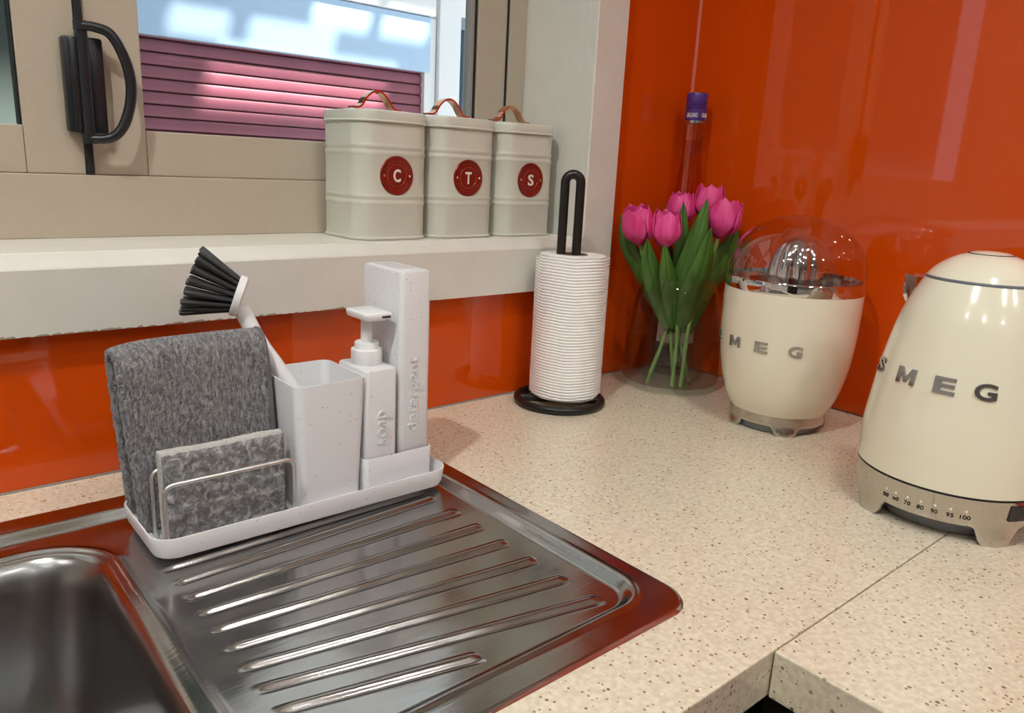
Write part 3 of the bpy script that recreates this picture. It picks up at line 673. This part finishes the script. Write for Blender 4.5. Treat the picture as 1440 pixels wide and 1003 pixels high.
# ================================================================== CANISTERS
ZS = .2446
def build_canister(cx, letter, label):
    cy, w = .0890, .1190
    t = empty('storage_canister', (cx, cy, ZS), label, 'canister', 'lettered canisters on the window sill')
    r = .030
    prof = [(-.002, 0), (0, .0012), (0, .0030), (-.0022, .0042), (-.0022, .0500)]
    def groove(z): return [(-.0022, z-.004), (-.0018, z-.0026), (-.0013, z-.001), (-.0013, z+.001), (-.0018, z+.0026), (-.0022, z+.004)]
    R = [(-.003, 0), (-.0005, .0008), (-.0002, .0030), (-.0022, .0045)]
    for zc in (.0495, .0585, .1150, .1240): R += groove(zc)
    R += [(-.0022, .1545)]
    mk('tin_body', loft([rr(cx, cy, w+2*s, w+2*s, r+s, ZS+z, 8) for s, z in R]), M_TIN, t)
    L = [(-.0030, .1545), (.0006, .1548), (.0012, .1560), (.0006, .1572), (-.0006, .1578), (-.0006, .1672), (-.0014, .1690), (-.0034, .1700), (-.012, .1705), (-.030, .1722)]
    lid = mk('lid', loft([rr(cx, cy, w+2*s, w+2*s, r+s, ZS+z, 8) for s, z in L]), M_TIN, t)
    # rose-gold strap handle
    zl = ZS+.1728; pts = bez([(a, 0, b) for a, b in [(-.0375, .0002), (-.0290, .0006), (-.0225, .0045), (-.0150, .0150), (-.0075, .0212), (0, .0232), (.0075, .0212), (.0150, .0150), (.0225, .0045), (.0290, .0006), (.0375, .0002)]], 5)
    V = []; hw, th = .0075, .0026
    n = len(pts); up_ = []
    for k, p in enumerate(pts):
        a = np.array(pts[max(0, k-1)]); b = np.array(pts[min(n-1, k+1)]); tg = (b-a)/np.linalg.norm(b-a); up_.append((-tg[2], 0, tg[0]))
    rings = [[(cx+p[0]+u[0]*h, cy+yy, zl+p[2]+u[2]*h) for yy, h in ((-hw, 0), (-hw, th), (hw, th), (hw, 0))] for p, u in zip(pts, up_)]
    mk('strap_handle', loft(rings), M_COPPER, lid)
    # enamel medal on the front
    yf = cy-w/2+.0022; mz = ZS+.0865
    K = 1.12
    def mring(rad, h, n=40): return [(cx+K*rad*math.cos(2*PI*i/n), yf-h, mz+K*rad*math.sin(2*PI*i/n)) for i in range(n)]
    md = mk('medal', loft([mring(.0232, .0), mring(.0232, .0010), mring(.0226, .0018), mring(.0208, .0018), mring(.0200, .0012), mring(.0140, .0012), mring(.0136, .0017), mring(.0126, .0017), mring(.0122, .0012)]), M_MEDAL, t, label='round red enamel medal')
    mk('medal_rim', loft([mring(.0140, .00135), mring(.0137, .0019), mring(.0127, .0019), mring(.0124, .00135)], False, False), M_MEDAL_HI, md)
    ticks = []
    for a0, a1 in ((25, 155), (205, 335)):
        for i in range(17):
            a = math.radians(a0+(a1-a0)*i/16); rm = .0172*K; hh = random.uniform(.0008, .0014)
            c_ = (cx+rm*math.cos(a), mz+rm*math.sin(a)); ur = (math.cos(a), math.sin(a)); ut = (-math.sin(a), math.cos(a))
            q = [(c_[0]+ur[0]*e*hh+ut[0]*f*.0005, c_[1]+ur[1]*e*hh+ut[1]*f*.0005) for e, f in ((-1, -1), (1, -1), (1, 1), (-1, 1))]
            ticks.append(loft([[(x, yf-.0011, z) for x, z in q], [(x, yf-.0017, z) for x, z in q]]))
    o = mk('ring_relief', join(*ticks), M_MEDAL_HI, md, False); o['kind'] = 'stuff'
    for sx in (-1, 1):
        x0 = cx+sx*.0178*K
        mk('rivet', loft([[(x0+q*math.cos(2*PI*i/12), yf-h, mz+q*math.sin(2*PI*i/12)) for i in range(12)] for q, h in ((.0019, .001), (.0017, .0020), (.0009, .0026))]), M_RIVET, md)
    T = fit(text(letter, .02, .0008, .0004), .0112 if letter != 'T' else .0108, .0170)
    mk('letter', ([(cx+v[0], yf-.0016-v[2], mz+v[1]) for v in T[0]], T[1]), M_LETTER, md, False)
    return t
build_canister(-.5850, 'C', 'pale grey tin canister with letter C on a red medal')
build_canister(-.4640, 'T', 'pale grey tin canister with letter T on a red medal')
build_canister(-.3425, 'S', 'pale grey tin canister with letter S on a red medal')

# ================================================================== PAPER TOWEL
hx_, hy_ = -.3555, -.0765
ph_ = empty('towel_holder', (hx_, hy_, 0), 'black iron paper towel stand with ring base and hairpin top', 'paper towel holder')
RR_ = .0645
mk('base_ring', tube([(hx_+RR_*math.cos(2*PI*i/56), hy_+RR_*math.sin(2*PI*i/56), .0062) for i in range(56)], .0062, 12, True), M_IRON, ph_)
ax_ = Vector((.755, -.655, 0))
hl = [Vector((hx_, hy_, 0))+ax_*s for s in (-.0112, .0112)]
arc = [Vector((hx_, hy_, .3325))+ax_*(-.0112*math.cos(PI*i/14))+Vector((0, 0, .0112*math.sin(PI*i/14))) for i in range(15)]
mk('hairpin_pole', tube([hl[0]+Vector((0, 0, .0065))]+[hl[0]+Vector((0, 0, .18))]+arc+[hl[1]+Vector((0, 0, .18)), hl[1]+Vector((0, 0, .0065))], .0068, 14), M_IRON, ph_)
mk('base_bar', tube([Vector((hx_, hy_, .0062))-ax_*RR_, Vector((hx_, hy_, .0062))+ax_*RR_], .0055, 10), M_IRON, ph_)
pr = empty('paper_roll', (-.3455, -.0775, .0125), 'white embossed paper towel roll on the black stand', 'paper towel')
rx, ry, r0 = -.3475, -.0790, .0490
na, Vr = 96, []
zs_ = []; pit_ = .0044; z0_, z1_ = .0132, .2290
nzr = int((z1_-z0_)/pit_)*7
rings = [[(rx+.021*math.cos(2*PI*i/na), ry+.021*math.sin(2*PI*i/na), z0_) for i in range(na)]]
for k in range(nzr+1):
    z = z0_+(z1_-z0_)*k/nzr; ring = []
    for i in range(na):
        a = 2*PI*i/na; zz = z+.0006*math.sin(a*5+.6)+.0002*math.sin(a*11+z*40)
        s_ = .5+.5*math.cos(2*PI*(zz-z0_)/pit_); rr_ = r0 - .0011*(1-s_)**2.6+.0003*math.sin(3*a)
        e = min(k, nzr-k)
        if e == 0: rr_ = r0-.0018
        ring.append((rx+rr_*math.cos(a), ry+rr_*math.sin(a), z))
    rings.append(ring)
rings.append([(rx+.021*math.cos(2*PI*i/na), ry+.021*math.sin(2*PI*i/na), z1_-.0005) for i in range(na)])
mk('rolled_sheets', loft(rings, False, False), M_PAPER, pr)
mk('card_core', loft([circ(rx, ry, q, z, 40) for q, z in ((.0205, z0_), (.0212, z1_+.0004), (.0196, z1_+.0004), (.0190, z0_))], False, False), M_TUBE, pr)
# loose outer sheet
sh_o, sh_i = [], []
a0, a1 = math.radians(128), math.radians(322); ns = 40
rows = 300
V = []; Fc = []
for k in range(rows+1):
    for i in range(ns+1):
        t = i/ns; a = a0+(a1-a0)*t; z = z0_+.001+(z1_-z0_-.006)*k/rows + .003*t
        rip = -.0010*(.5-.5*math.cos(2*PI*(z-z0_+.0006*math.sin(a*5+.6)+.0002*math.sin(a*11+z*40))/pit_))**2.2
        lift = .0022+.0050*max(0, 1-t/.12)**2+.0045*max(0, (t-.9)/.1)**2
        V.append((rx+(r0+lift+rip)*math.cos(a), ry+(r0+lift+rip)*math.sin(a), z))
for k in range(rows):
    for i in range(ns): q = k*(ns+1)+i; Fc.append((q, q+1, q+ns+2, q+ns+1))
o = mk('loose_sheet', (V, Fc), M_PAPER, pr); sm = o.modifiers.new('thick', 'SOLIDIFY'); sm.thickness = .0004

# ================================================================== VASE AND TULIPS
vx, vy = -.1145, -.0990
vs = empty('glass_vase', (vx, vy, 0), 'clear tapering glass vase in the corner holding pink tulips', 'vase')
vprof = smooth_prof([(.0770, .0006), (.0818, .006), (.0822, .02), (.0815, .05), (.0790, .09), (.0735, .13), (.0660, .163), (.0590, .1845)], 6)
inner = [(r-.0028, max(z, .011)) for r, z in vprof if z > .011]
mk('vase_body', loft([circ(vx, vy, r, z, 72) for r, z in vprof+[(.0575, .1853), (.0562, .1845)]+inner[::-1][1:]]), M_VASE, vs)

def leaf(base_pts, width, facing, fold=.35, tw=0.):
    """long tulip leaf: spine through points, blade folded along the midrib"""
    P = bez(base_pts, 10); n = len(P); V = []; Fc = []; m_ = 6
    fdir = Vector(facing).normalized()
    for k, p in enumerate(P):
        t = k/(n-1); p = Vector(p); a = Vector(P[max(0, k-1)]); b = Vector(P[min(n-1, k+1)]); tg = (b-a).normalized()
        side = tg.cross(fdir).normalized(); nn = side.cross(tg).normalized()
        wd = width*(math.sin(PI*min(1, .08+.92*t)**.85))**.75*(1 if t < .97 else .6)+.0006
        wd = width*max(.02, (math.sin(PI*(.14+.86*t)))**.8) if t < .995 else .0004
        for j in range(-m_, m_+1):
            s = j/m_; V.append(tuple(p+side*wd*s+nn*(-fold*wd*(abs(s)**1.3))+nn*(-.002*(1-abs(s))**6)))
    W = 2*m_+1
    for k in range(n-1):
        for j in range(W-1): q = k*W+j; Fc.append((q, q+1, q+W+1, q+W))
    return V, Fc
def petal_geo(c, axis, rad, h, az, open_=.25, wid=1.0, lift=0.):
    """one cupped petal of a tulip, rooted at c"""
    ax = Vector(axis).normalized(); u = ax.orthogonal().normalized(); v = ax.cross(u); V = []; Fc = []; n, m_ = 12, 8
    for k in range(n+1):
        t = k/n
        rr_ = rad*(math.sin(PI*min(.5, .06+.50*t**.8)) if t < .55 else 1.0-(1-open_)*((t-.55)/.45)**2*.42)
        rr_ = rad*(.16+.84*math.sin(PI/2*min(1, t/.45)))*(1 if t < .45 else 1-.34*((t-.45)/.55)**1.6*(1-open_))
        hw = math.radians(64)*wid*((.45+.55*math.sin(PI/2*t/.45)) if t < .45 else max(.03, 1-((t-.45)/.55)**2.6)**.5)
        for j in range(-m_, m_+1):
            s = j/m_; a = az+hw*s; rloc = rr_*(1+.05*s*s)+lift
            hh = h*(t-.05*s*s*t)
            V.append(tuple(Vector(c)+ax*hh+(u*math.cos(a)+v*math.sin(a))*rloc))
    W = 2*m_+1
    for k in range(n):
        for j in range(W-1): q = k*W+j; Fc.append((q, q+1, q+W+1, q+W))
    return V, Fc
def solid(o, th):
    md = o.modifiers.new('thick', 'SOLIDIFY'); md.thickness = th; return o
def tulip(head, axis, rad, h, foot, via, leaves, label, rot=0., pale=()):
    t = empty('tulip', foot, label, 'tulip', 'pink tulips in the glass vase')
    ax = Vector(axis).normalized(); bot = Vector(head)-ax*h*.5
    mk('stem', tube(bez([foot]+via+[tuple(bot-ax*.02), tuple(bot+ax*.003)], 8), .0033, 8), M_STEM, t)
    for k in range(3): solid(mk('petal', petal_geo(bot, ax, rad*.90, h*.97, rot+2*PI*k/3+PI/3, .35, 1.0), M_PETAL, t), .0007)
    for k in range(3): solid(mk('petal', petal_geo(bot, ax, rad, h*(.96 if k else 1.0), rot+2*PI*k/3, .25, .92, .0006), M_PETAL, t), .0007)
    for k, (pts, w, fc, fo) in enumerate(leaves): solid(mk('leaf', leaf(pts, w, fc, fo), M_LEAF, t), .0008)
    return t
toC = (-.655, -.755, .15)
tulip((-.1939, -.0684, .2690), (-.25, .10, 1), .0255, .066, (-.1800, -.1040, .0125), [(-.1330, -.0960, .105), (-.158, -.085, .19)],
      [([(-.1250, -.1000, .09), (-.1609, -.0574, .1869), (-.1848, -.0366, .2386), (-.1928, -.0296, .2830)], .0150, (-.9, -.3, .1), .3),
       ([(-.1350, -.1060, .10), (-.1600, -.1020, .1500), (-.1904, -.0980, .2055), (-.1975, -.0918, .2500)], .0185, (-.55, -.80, .25), .25)],
      'pink tulip leftmost in the vase, open towards the paper roll', .4)
tulip((-.1719, -.1073, .2665), (-.04, -.04, 1), .0240, .062, (-.1640, -.1430, .0125), [(-.1250, -.1120, .11), (-.158, -.106, .2)],
      [([(-.1280, -.1100, .10), (-.1450, -.1140, .1500), (-.1690, -.1173, .1955), (-.1806, -.1130, .2440)], .0165, (-.5, -.85, .2), .25)],
      'pink tulip standing front and second from the left in the vase', 1.1)
tulip((-.1078, -.0835, .2950), (0, .02, 1), .0230, .058, (-.1400, -.1280, .0125), [(-.1200, -.0920, .12), (-.113, -.088, .21)],
      [([(-.1230, -.1030, .11), (-.1276, -.1127, .1750), (-.1353, -.1126, .2566), (-.1342, -.1070, .3080)], .0140, (-.7, -.7, .1), .35),
       ([(-.1200, -.1000, .11), (-.1220, -.0911, .1715), (-.1201, -.0663, .2518), (-.1139, -.0584, .3010)], .0110, (-.5, -.8, .1), .3)],
      'pink tulip half hidden at the middle back of the bunch', .2)
tulip((-.0733, -.1135, .3080), (.05, .02, 1), .0250, .062, (-.1130, -.1380, .0125), [(-.1060, -.0980, .12), (-.085, -.11, .22)],
      [([(-.1180, -.1110, .09), (-.1248, -.1151, .1154), (-.1392, -.1291, .1840), (-.1329, -.1412, .2594), (-.1222, -.1438, .3165)], .0215, (-.80, -.55, .1), .35),
       ([(-.0950, -.1130, .10), (-.0642, -.1280, .1733), (-.0327, -.1421, .2217), (-.0123, -.1598, .2560)], .0120, (-.4, -.6, .8), .3)],
      'pink tulip tallest at the back of the bunch', .9)
tulip((-.0824, -.1519, .2855), (.16, -.12, 1), .0270, .067, (-.1540, -.1530, .0125), [(-.1080, -.1250, .11), (-.09, -.138, .2)],
      [([(-.1180, -.1200, .10), (-.1291, -.1378, .1555), (-.1340, -.1592, .2165), (-.1310, -.1627, .2720)], .0200, (-.45, -.88, .1), .3),
       ([(-.1000, -.1150, .09), (-.0737, -.1330, .1866), (-.0555, -.1487, .2352), (-.0482, -.1550, .2740)], .0190, (-.5, -.85, .2), .3)],
      'pink tulip rightmost in the vase, leaning towards the juicer', .5)

# ================================================================== LIQUEUR BOTTLE
lx, ly = -.0470, -.0480
lb = empty('liqueur_bottle', (lx, ly, 0), 'tall slim clear bottle with purple cap in the corner behind the tulips', 'bottle')
bp = [(.0340, .001), (.0365, .006), (.0360, .05), (.0330, .13), (.0290, .22), (.0245, .31), (.0215, .345), (.0185, .365), (.0172, .385), (.0168, .437)]
mk('bottle_glass', lathe(lx, ly, bp, 16), M_BOTTLE, lb)
mk('liquid', lathe(lx, ly, [(r-.0022, z) for r, z in [(.0330, .012), (.0345, .05), (.0320, .13), (.0285, .22), (.0243, .31), (.0213, .345), (.0184, .365), (.0171, .385), (.0168, .408)]], 32), thin_glass('amber_liquid', (.93, .74, .58), 1.1), lb)
cpz = [(.0176, .4365), (.0178, .4380), (.0178, .4405)]
mk('silver_collar', lathe(lx, ly, [(.0172, .4345), (.0179, .4352), (.0179, .4392), (.0174, .4397)], 36), M_SILVER, lb)
R = [(.0176, .4398), (.0178, .4410), (.0178, .4560)]
for i in range(4): R += [(.0178, .4575+i*.0030), (.0171, .4583+i*.0030), (.0171, .4592+i*.0030), (.0178, .4600+i*.0030)]
R += [(.0178, .4815), (.0172, .4835), (.0155, .4842)]
cap = mk('cap', lathe(lx, ly, R, 48), M_PURPLE, lb)
for az in (196, 282): mk('cap_lettering', wrap(fit(text('GALLIANO', .01, .0004, .0002), .0200, .0072), lx, ly, az, .4480, lambda z: .0180), M_LETTER, cap, False)
mk('back_label', loft([[(lx+q*math.cos(a), ly+q*math.sin(a), z) for a in np.linspace(math.radians(165), math.radians(290), 14)] for q, z in ((.0372, .06), (.0352, .13))], False, False, False), M_LABEL, lb)

# ================================================================== FOOTED BASES (juicer, kettle)
def skirt(cx, cy, rb, rt_, z0, z1, zcut, feet, half, n=180, th=.004):
    """chrome skirt standing on feet; the lower edge arches up between them"""
    lo = []
    for i in range(n):
        a = 360*i/n; d = min(abs((a-f+180) % 360-180) for f in feet)
        t = min(1, max(0, (d-half)/(half*.95))); t = t*t*(3-2*t); lo.append(z0+(zcut-z0)*t)
    rows = 10; O = []; I = []
    for k in range(rows+1):
        s = k/rows; ro, ri = [], []
        for i in range(n):
            a = 2*PI*i/n; z = lo[i]+(z1-lo[i])*s; u = (z-z0)/(z1-z0); d = min(abs((360*i/n-f+180) % 360-180) for f in feet)
            r = rb+(rt_-rb)*u + .0035*max(0, 1-u*2.2)*max(0, 1-d/half/1.6)
            if k == 0: r -= .0008
            ro.append((cx+r*math.cos(a), cy+r*math.sin(a), z)); ri.append((cx+(r-th)*math.cos(a), cy+(r-th)*math.sin(a), z))
        O.append(ro); I.append(ri)
    return loft(O+I[::-1]+[O[0]], False, False)
def logo(cx, cy, prof, z0, azs, h, w, par):
    f = interp(prof)
    for ch, az in zip('SMEG', azs):
        T = fit(text(ch, .02, .0022, .0001 if ch == 'M' else .0005), w*(1.0 if ch != 'M' else 1.1), h)
        if ch == 'M':      # block capital with a deep V between thick legs
            pm = [(-.5, -.5), (-.28, -.5), (-.28, .12), (-.07, -.40), (.07, -.40), (.28, .12), (.28, -.5), (.5, -.5), (.5, .5), (.25, .5), (0, -.08), (-.25, .5), (-.5, .5)]
            T = loft([[(x*w*1.1, y*h, z) for x, y in pm] for z in (-.0011, .0011)])
        a = math.radians(az); r_m = f(z0); sl_ = (f(z0+h/2)-f(z0-h/2))/h; t_ = (-math.sin(a), math.cos(a)); n_ = (math.cos(a), math.sin(a))
        V = [(cx+n_[0]*(r_m+sl_*y+z+.0006)+t_[0]*x, cy+n_[1]*(r_m+sl_*y+z+.0006)+t_[1]*x, z0+y) for x, y, z in T[0]]
        mk('logo_letter', (V, T[1]), mat('logo_chrome', (.42, .42, .43), .08, 1.), par, False, label='raised chrome letter '+ch)

# citrus juicer
jx, jy = -.144, -.321
jc = empty('citrus_juicer', (jx, jy, 0), 'cream electric citrus juicer with clear dome and chrome reamer', 'juicer')
mk('base_skirt', skirt(jx, jy, .0680, .0672, .0, .0275, .0125, (148, 222, 318, 52), 9.5), M_WORN, jc)
mk('foot_pad', lathe(jx, jy, [(.052, .0006), (.058, .0015), (.060, .012), (.058, .0135)], 56), mat('grey_rubber', (.22, .23, .25), .5), jc)
jprof = smooth_prof([(.0672, .0270), (.0735, .0380), (.0795, .0520), (.0850, .0720), (.0893, .0950), (.0918, .1180), (.0935, .1450), (.0942, .1750), (.0941, .2010)], 5)
jb = mk('body', lathe(jx, jy, [(.060, .0268)]+jprof+[(.0915, .2022)], 96), M_CREAM, jc)
logo(jx, jy, jprof, .1285, (134, 163.5, 190, 217.5), .0150, .0185, jb)
mk('chrome_band', lathe(jx, jy, [(.0900, .2012), (.0938, .2015), (.0944, .2030), (.0946, .2160), (.0938, .2176), (.0905, .2180), (.0900, .2060), (.0500, .2020)], 96, True, False), M_CHROME, jc)
# juice tray with raised strainer ring and reamer cone
mk('juice_dish', lathe(jx, jy, [(.0890, .2120), (.0880, .2065), (.0620, .2050), (.0350, .2080), (.0300, .2120)], 72, False, True), mat('dish_steel', (.42, .40, .40), .12, 1.), jc)
R = []; nn = 96
for k in range(19):
    t = k/18; z = .2090+.0670*t; r = .0385*math.sqrt(max(0, 1-t**2.3)); ring = []
    for i in range(nn):
        a = 2*PI*i/nn; lobe = abs(math.cos(a*4)); q = r*(1-.13*(1-lobe)**1.5*min(1, 3*(1-t)))
        ring.append((jx+max(q, 2e-4)*math.cos(a), jy+max(q, 2e-4)*math.sin(a), z))
    R.append(ring)
mk('reamer', loft(R), M_CHROME, jc)
dome = smooth_prof([(.0936, .2182), (.0934, .2300), (.0900, .2470), (.0820, .2640), (.0690, .2790), (.0520, .2915), (.0320, .3000), (.0140, .3035), (.0008, .3042)], 5)
mk('dome_lid', lathe(jx, jy, dome, 96, False, False), M_DOME, jc)

# kettle
kx, ky = -.256, -.598
kt = empty('electric_kettle', (kx, ky, 0), 'cream electric kettle with chrome temperature base nearest the camera', 'kettle')
ks = mk('base_skirt', skirt(kx, ky, .0905, .0935, .0, .0490, .0195, (146, 233, 325, 55), 8.5), M_WORN, kt)
mk('foot_pad', lathe(kx, ky, [(.060, .0006), (.070, .002), (.074, .016), (.070, .018)], 64), MAT['grey_rubber'], kt)
mk('seam_ring', lathe(kx, ky, [(.060, .0480), (.0925, .0486), (.0930, .0500), (.0925, .0516), (.060, .0520)], 96), M_SEAL, kt)
kprof = smooth_prof([(.0938, .0515), (.0940, .0700), (.0938, .0950), (.0905, .1260), (.0862, .1600), (.0772, .2060), (.0688, .2330), (.0572, .2580)], 6)
kb = mk('body', lathe(kx, ky, [(.085, .0510)]+kprof+[(.0545, .2584)], 112), M_CREAM, kt)
logo(kx, ky, kprof, .1595, (128.5, 159.5, 186, 209.5), .0165, .0200, kb)
mk('lid_seam', lathe(kx, ky, [(.0540, .2575), (.0566, .2580), (.0568, .2600), (.0560, .2612), (.0540, .2614)], 96), mat('grey_seam', (.16, .17, .19), .35), kt)
lprof = smooth_prof([(.0558, .2612), (.0500, .2685), (.0415, .2760), (.0310, .2825), (.0220, .2860)], 5)
kl = mk('lid', lathe(kx, ky, [(.0540, .2606)]+lprof+[(.0205, .2862)], 96), M_CREAM, kt)
mk('lid_button', lathe(kx, ky, [(.0200, .2845), (.0195, .2872), (.0140, .2885), (.0060, .2893), (.0004, .2895)], 64), M_CREAM, kl)
mk('button_ring', loft([circ(kx, ky, q, z, 64) for q, z in ((.0218, .2861), (.0214, .2868), (.0206, .2868), (.0203, .2861))], False, False), M_SEAL, kl)
f_ = lambda z: .0905+(.0935-.0905)*z/.049
for s, az in (('50', 163.0), ('60', 170.2), ('70', 178.0), ('80', 186.0), ('90', 194.2), ('95', 203.0), ('100', 211.6)):
    mk('temperature_mark', wrap(fit(text(s, .006, .0003, .00008), .0066 if len(s) == 2 else .0098, .0044), kx, ky, az, .0290, lambda z: f_(z)+.0004), M_INK, ks, False)
    a = math.radians(az); q = f_(.0352)+.0002; cpt = Vector((kx+q*math.cos(a), ky+q*math.sin(a), .0355)); tt = Vector((-math.sin(a), math.cos(a), 0)); nn_ = Vector((math.cos(a), math.sin(a), 0))
    mk('indicator_dot', loft([[tuple(cpt+nn_*h+(tt*math.cos(2*PI*i/10)+Vector((0, 0, 1))*math.sin(2*PI*i/10))*rd_) for i in range(10)] for rd_, h in ((.0013, 0), (.0011, .0005))]), M_DOT, ks)
# switch recess and lever on the base
def arc_plate(az0, az1, z0, z1, r0_, r1_, n=14):
    sec = [(r0_, z0), (r1_, z0), (r1_, z1), (r0_, z1)]
    return loft([[(kx+r*math.cos(a), ky+r*math.sin(a), z) for r, z in sec] for a in np.linspace(math.radians(az0), math.radians(az1), n)])
mk('switch_recess', arc_plate(237, 264, .0290, .0455, .088, .0941), mat('dark_recess', (.02, .02, .022), .15), kt, False)
mk('switch_lever', arc_plate(243, 258, .0370, .0445, .092, .1020), M_CHROME, kt, False)
# spout (facing the window wall) and handle on the opposite side
SA = math.radians(82)
def pol(r, z, da=0): return (kx+r*math.cos(SA+da), ky+r*math.sin(SA+da), z)
mk('spout', loft([[pol(.052, .200, -.30), pol(.052, .200, .30), pol(.050, .2530, .40), pol(.050, .2530, -.40)], [pol(.070, .216, -.22), pol(.070, .216, .22), pol(.066, .2545, .28), pol(.066, .2545, -.28)], [pol(.0825, .2310, -.10), pol(.0825, .2310, .10), pol(.0830, .2545, .12), pol(.0830, .2545, -.12)]]), M_CHROME, kt, False)
HA = SA+PI
hpts = [(.060, .246), (.085, .2520), (.118, .2500), (.136, .2320), (.138, .190), (.132, .140), (.126, .110)]
P = bez([(kx+r*math.cos(HA), ky+r*math.sin(HA), z) for r, z in hpts], 8)
V = []; th_ = Vector((-math.sin(HA), math.cos(HA), 0)); rings = []
for k, p in enumerate(P):
    p = Vector(p); a = Vector(P[max(0, k-1)]); b = Vector(P[min(len(P)-1, k+1)]); tg = (b-a).normalized(); nrm = tg.cross(th_).normalized()
    rings.append([tuple(p+th_*.012*c+nrm*.006*s_) for c, s_ in ((1, -.6), (1, .6), (.7, 1), (-.7, 1), (-1, .6), (-1, -.6), (-.7, -1), (.7, -1))])
mk('handle', loft(rings), M_CHROME, kt)

# ================================================================== CEILING DOWNLIGHTS
for k, (x, y, p, where) in enumerate(DOWNLIGHTS):
    t = empty('downlight', (x, y, CEIL), 'round recessed ceiling downlight '+where, 'ceiling light', 'ceiling downlights out of view')
    mk('trim_ring', loft([circ(x, y, r, z, 40) for r, z in ((.055, CEIL-.0005), (.054, CEIL-.004), (.043, CEIL-.005), (.041, CEIL-.001))], False, False), M_OUTW, t)
    mk('lens', lathe(x, y, [(.0405, CEIL-.0008), (.0405, CEIL-.0018)], 32), M_LAMP, t)
    L = bpy.data.lights.new('downlight_lamp', 'SPOT'); L.energy = p; L.spot_size = math.radians(150); L.spot_blend = .6; L.shadow_soft_size = .04; L.color = (.98, 1.0, .965)
    lo = bpy.data.objects.new('downlight_lamp', L); COL.objects.link(lo); lo.parent = t; lo.location = (0, 0, -.012)
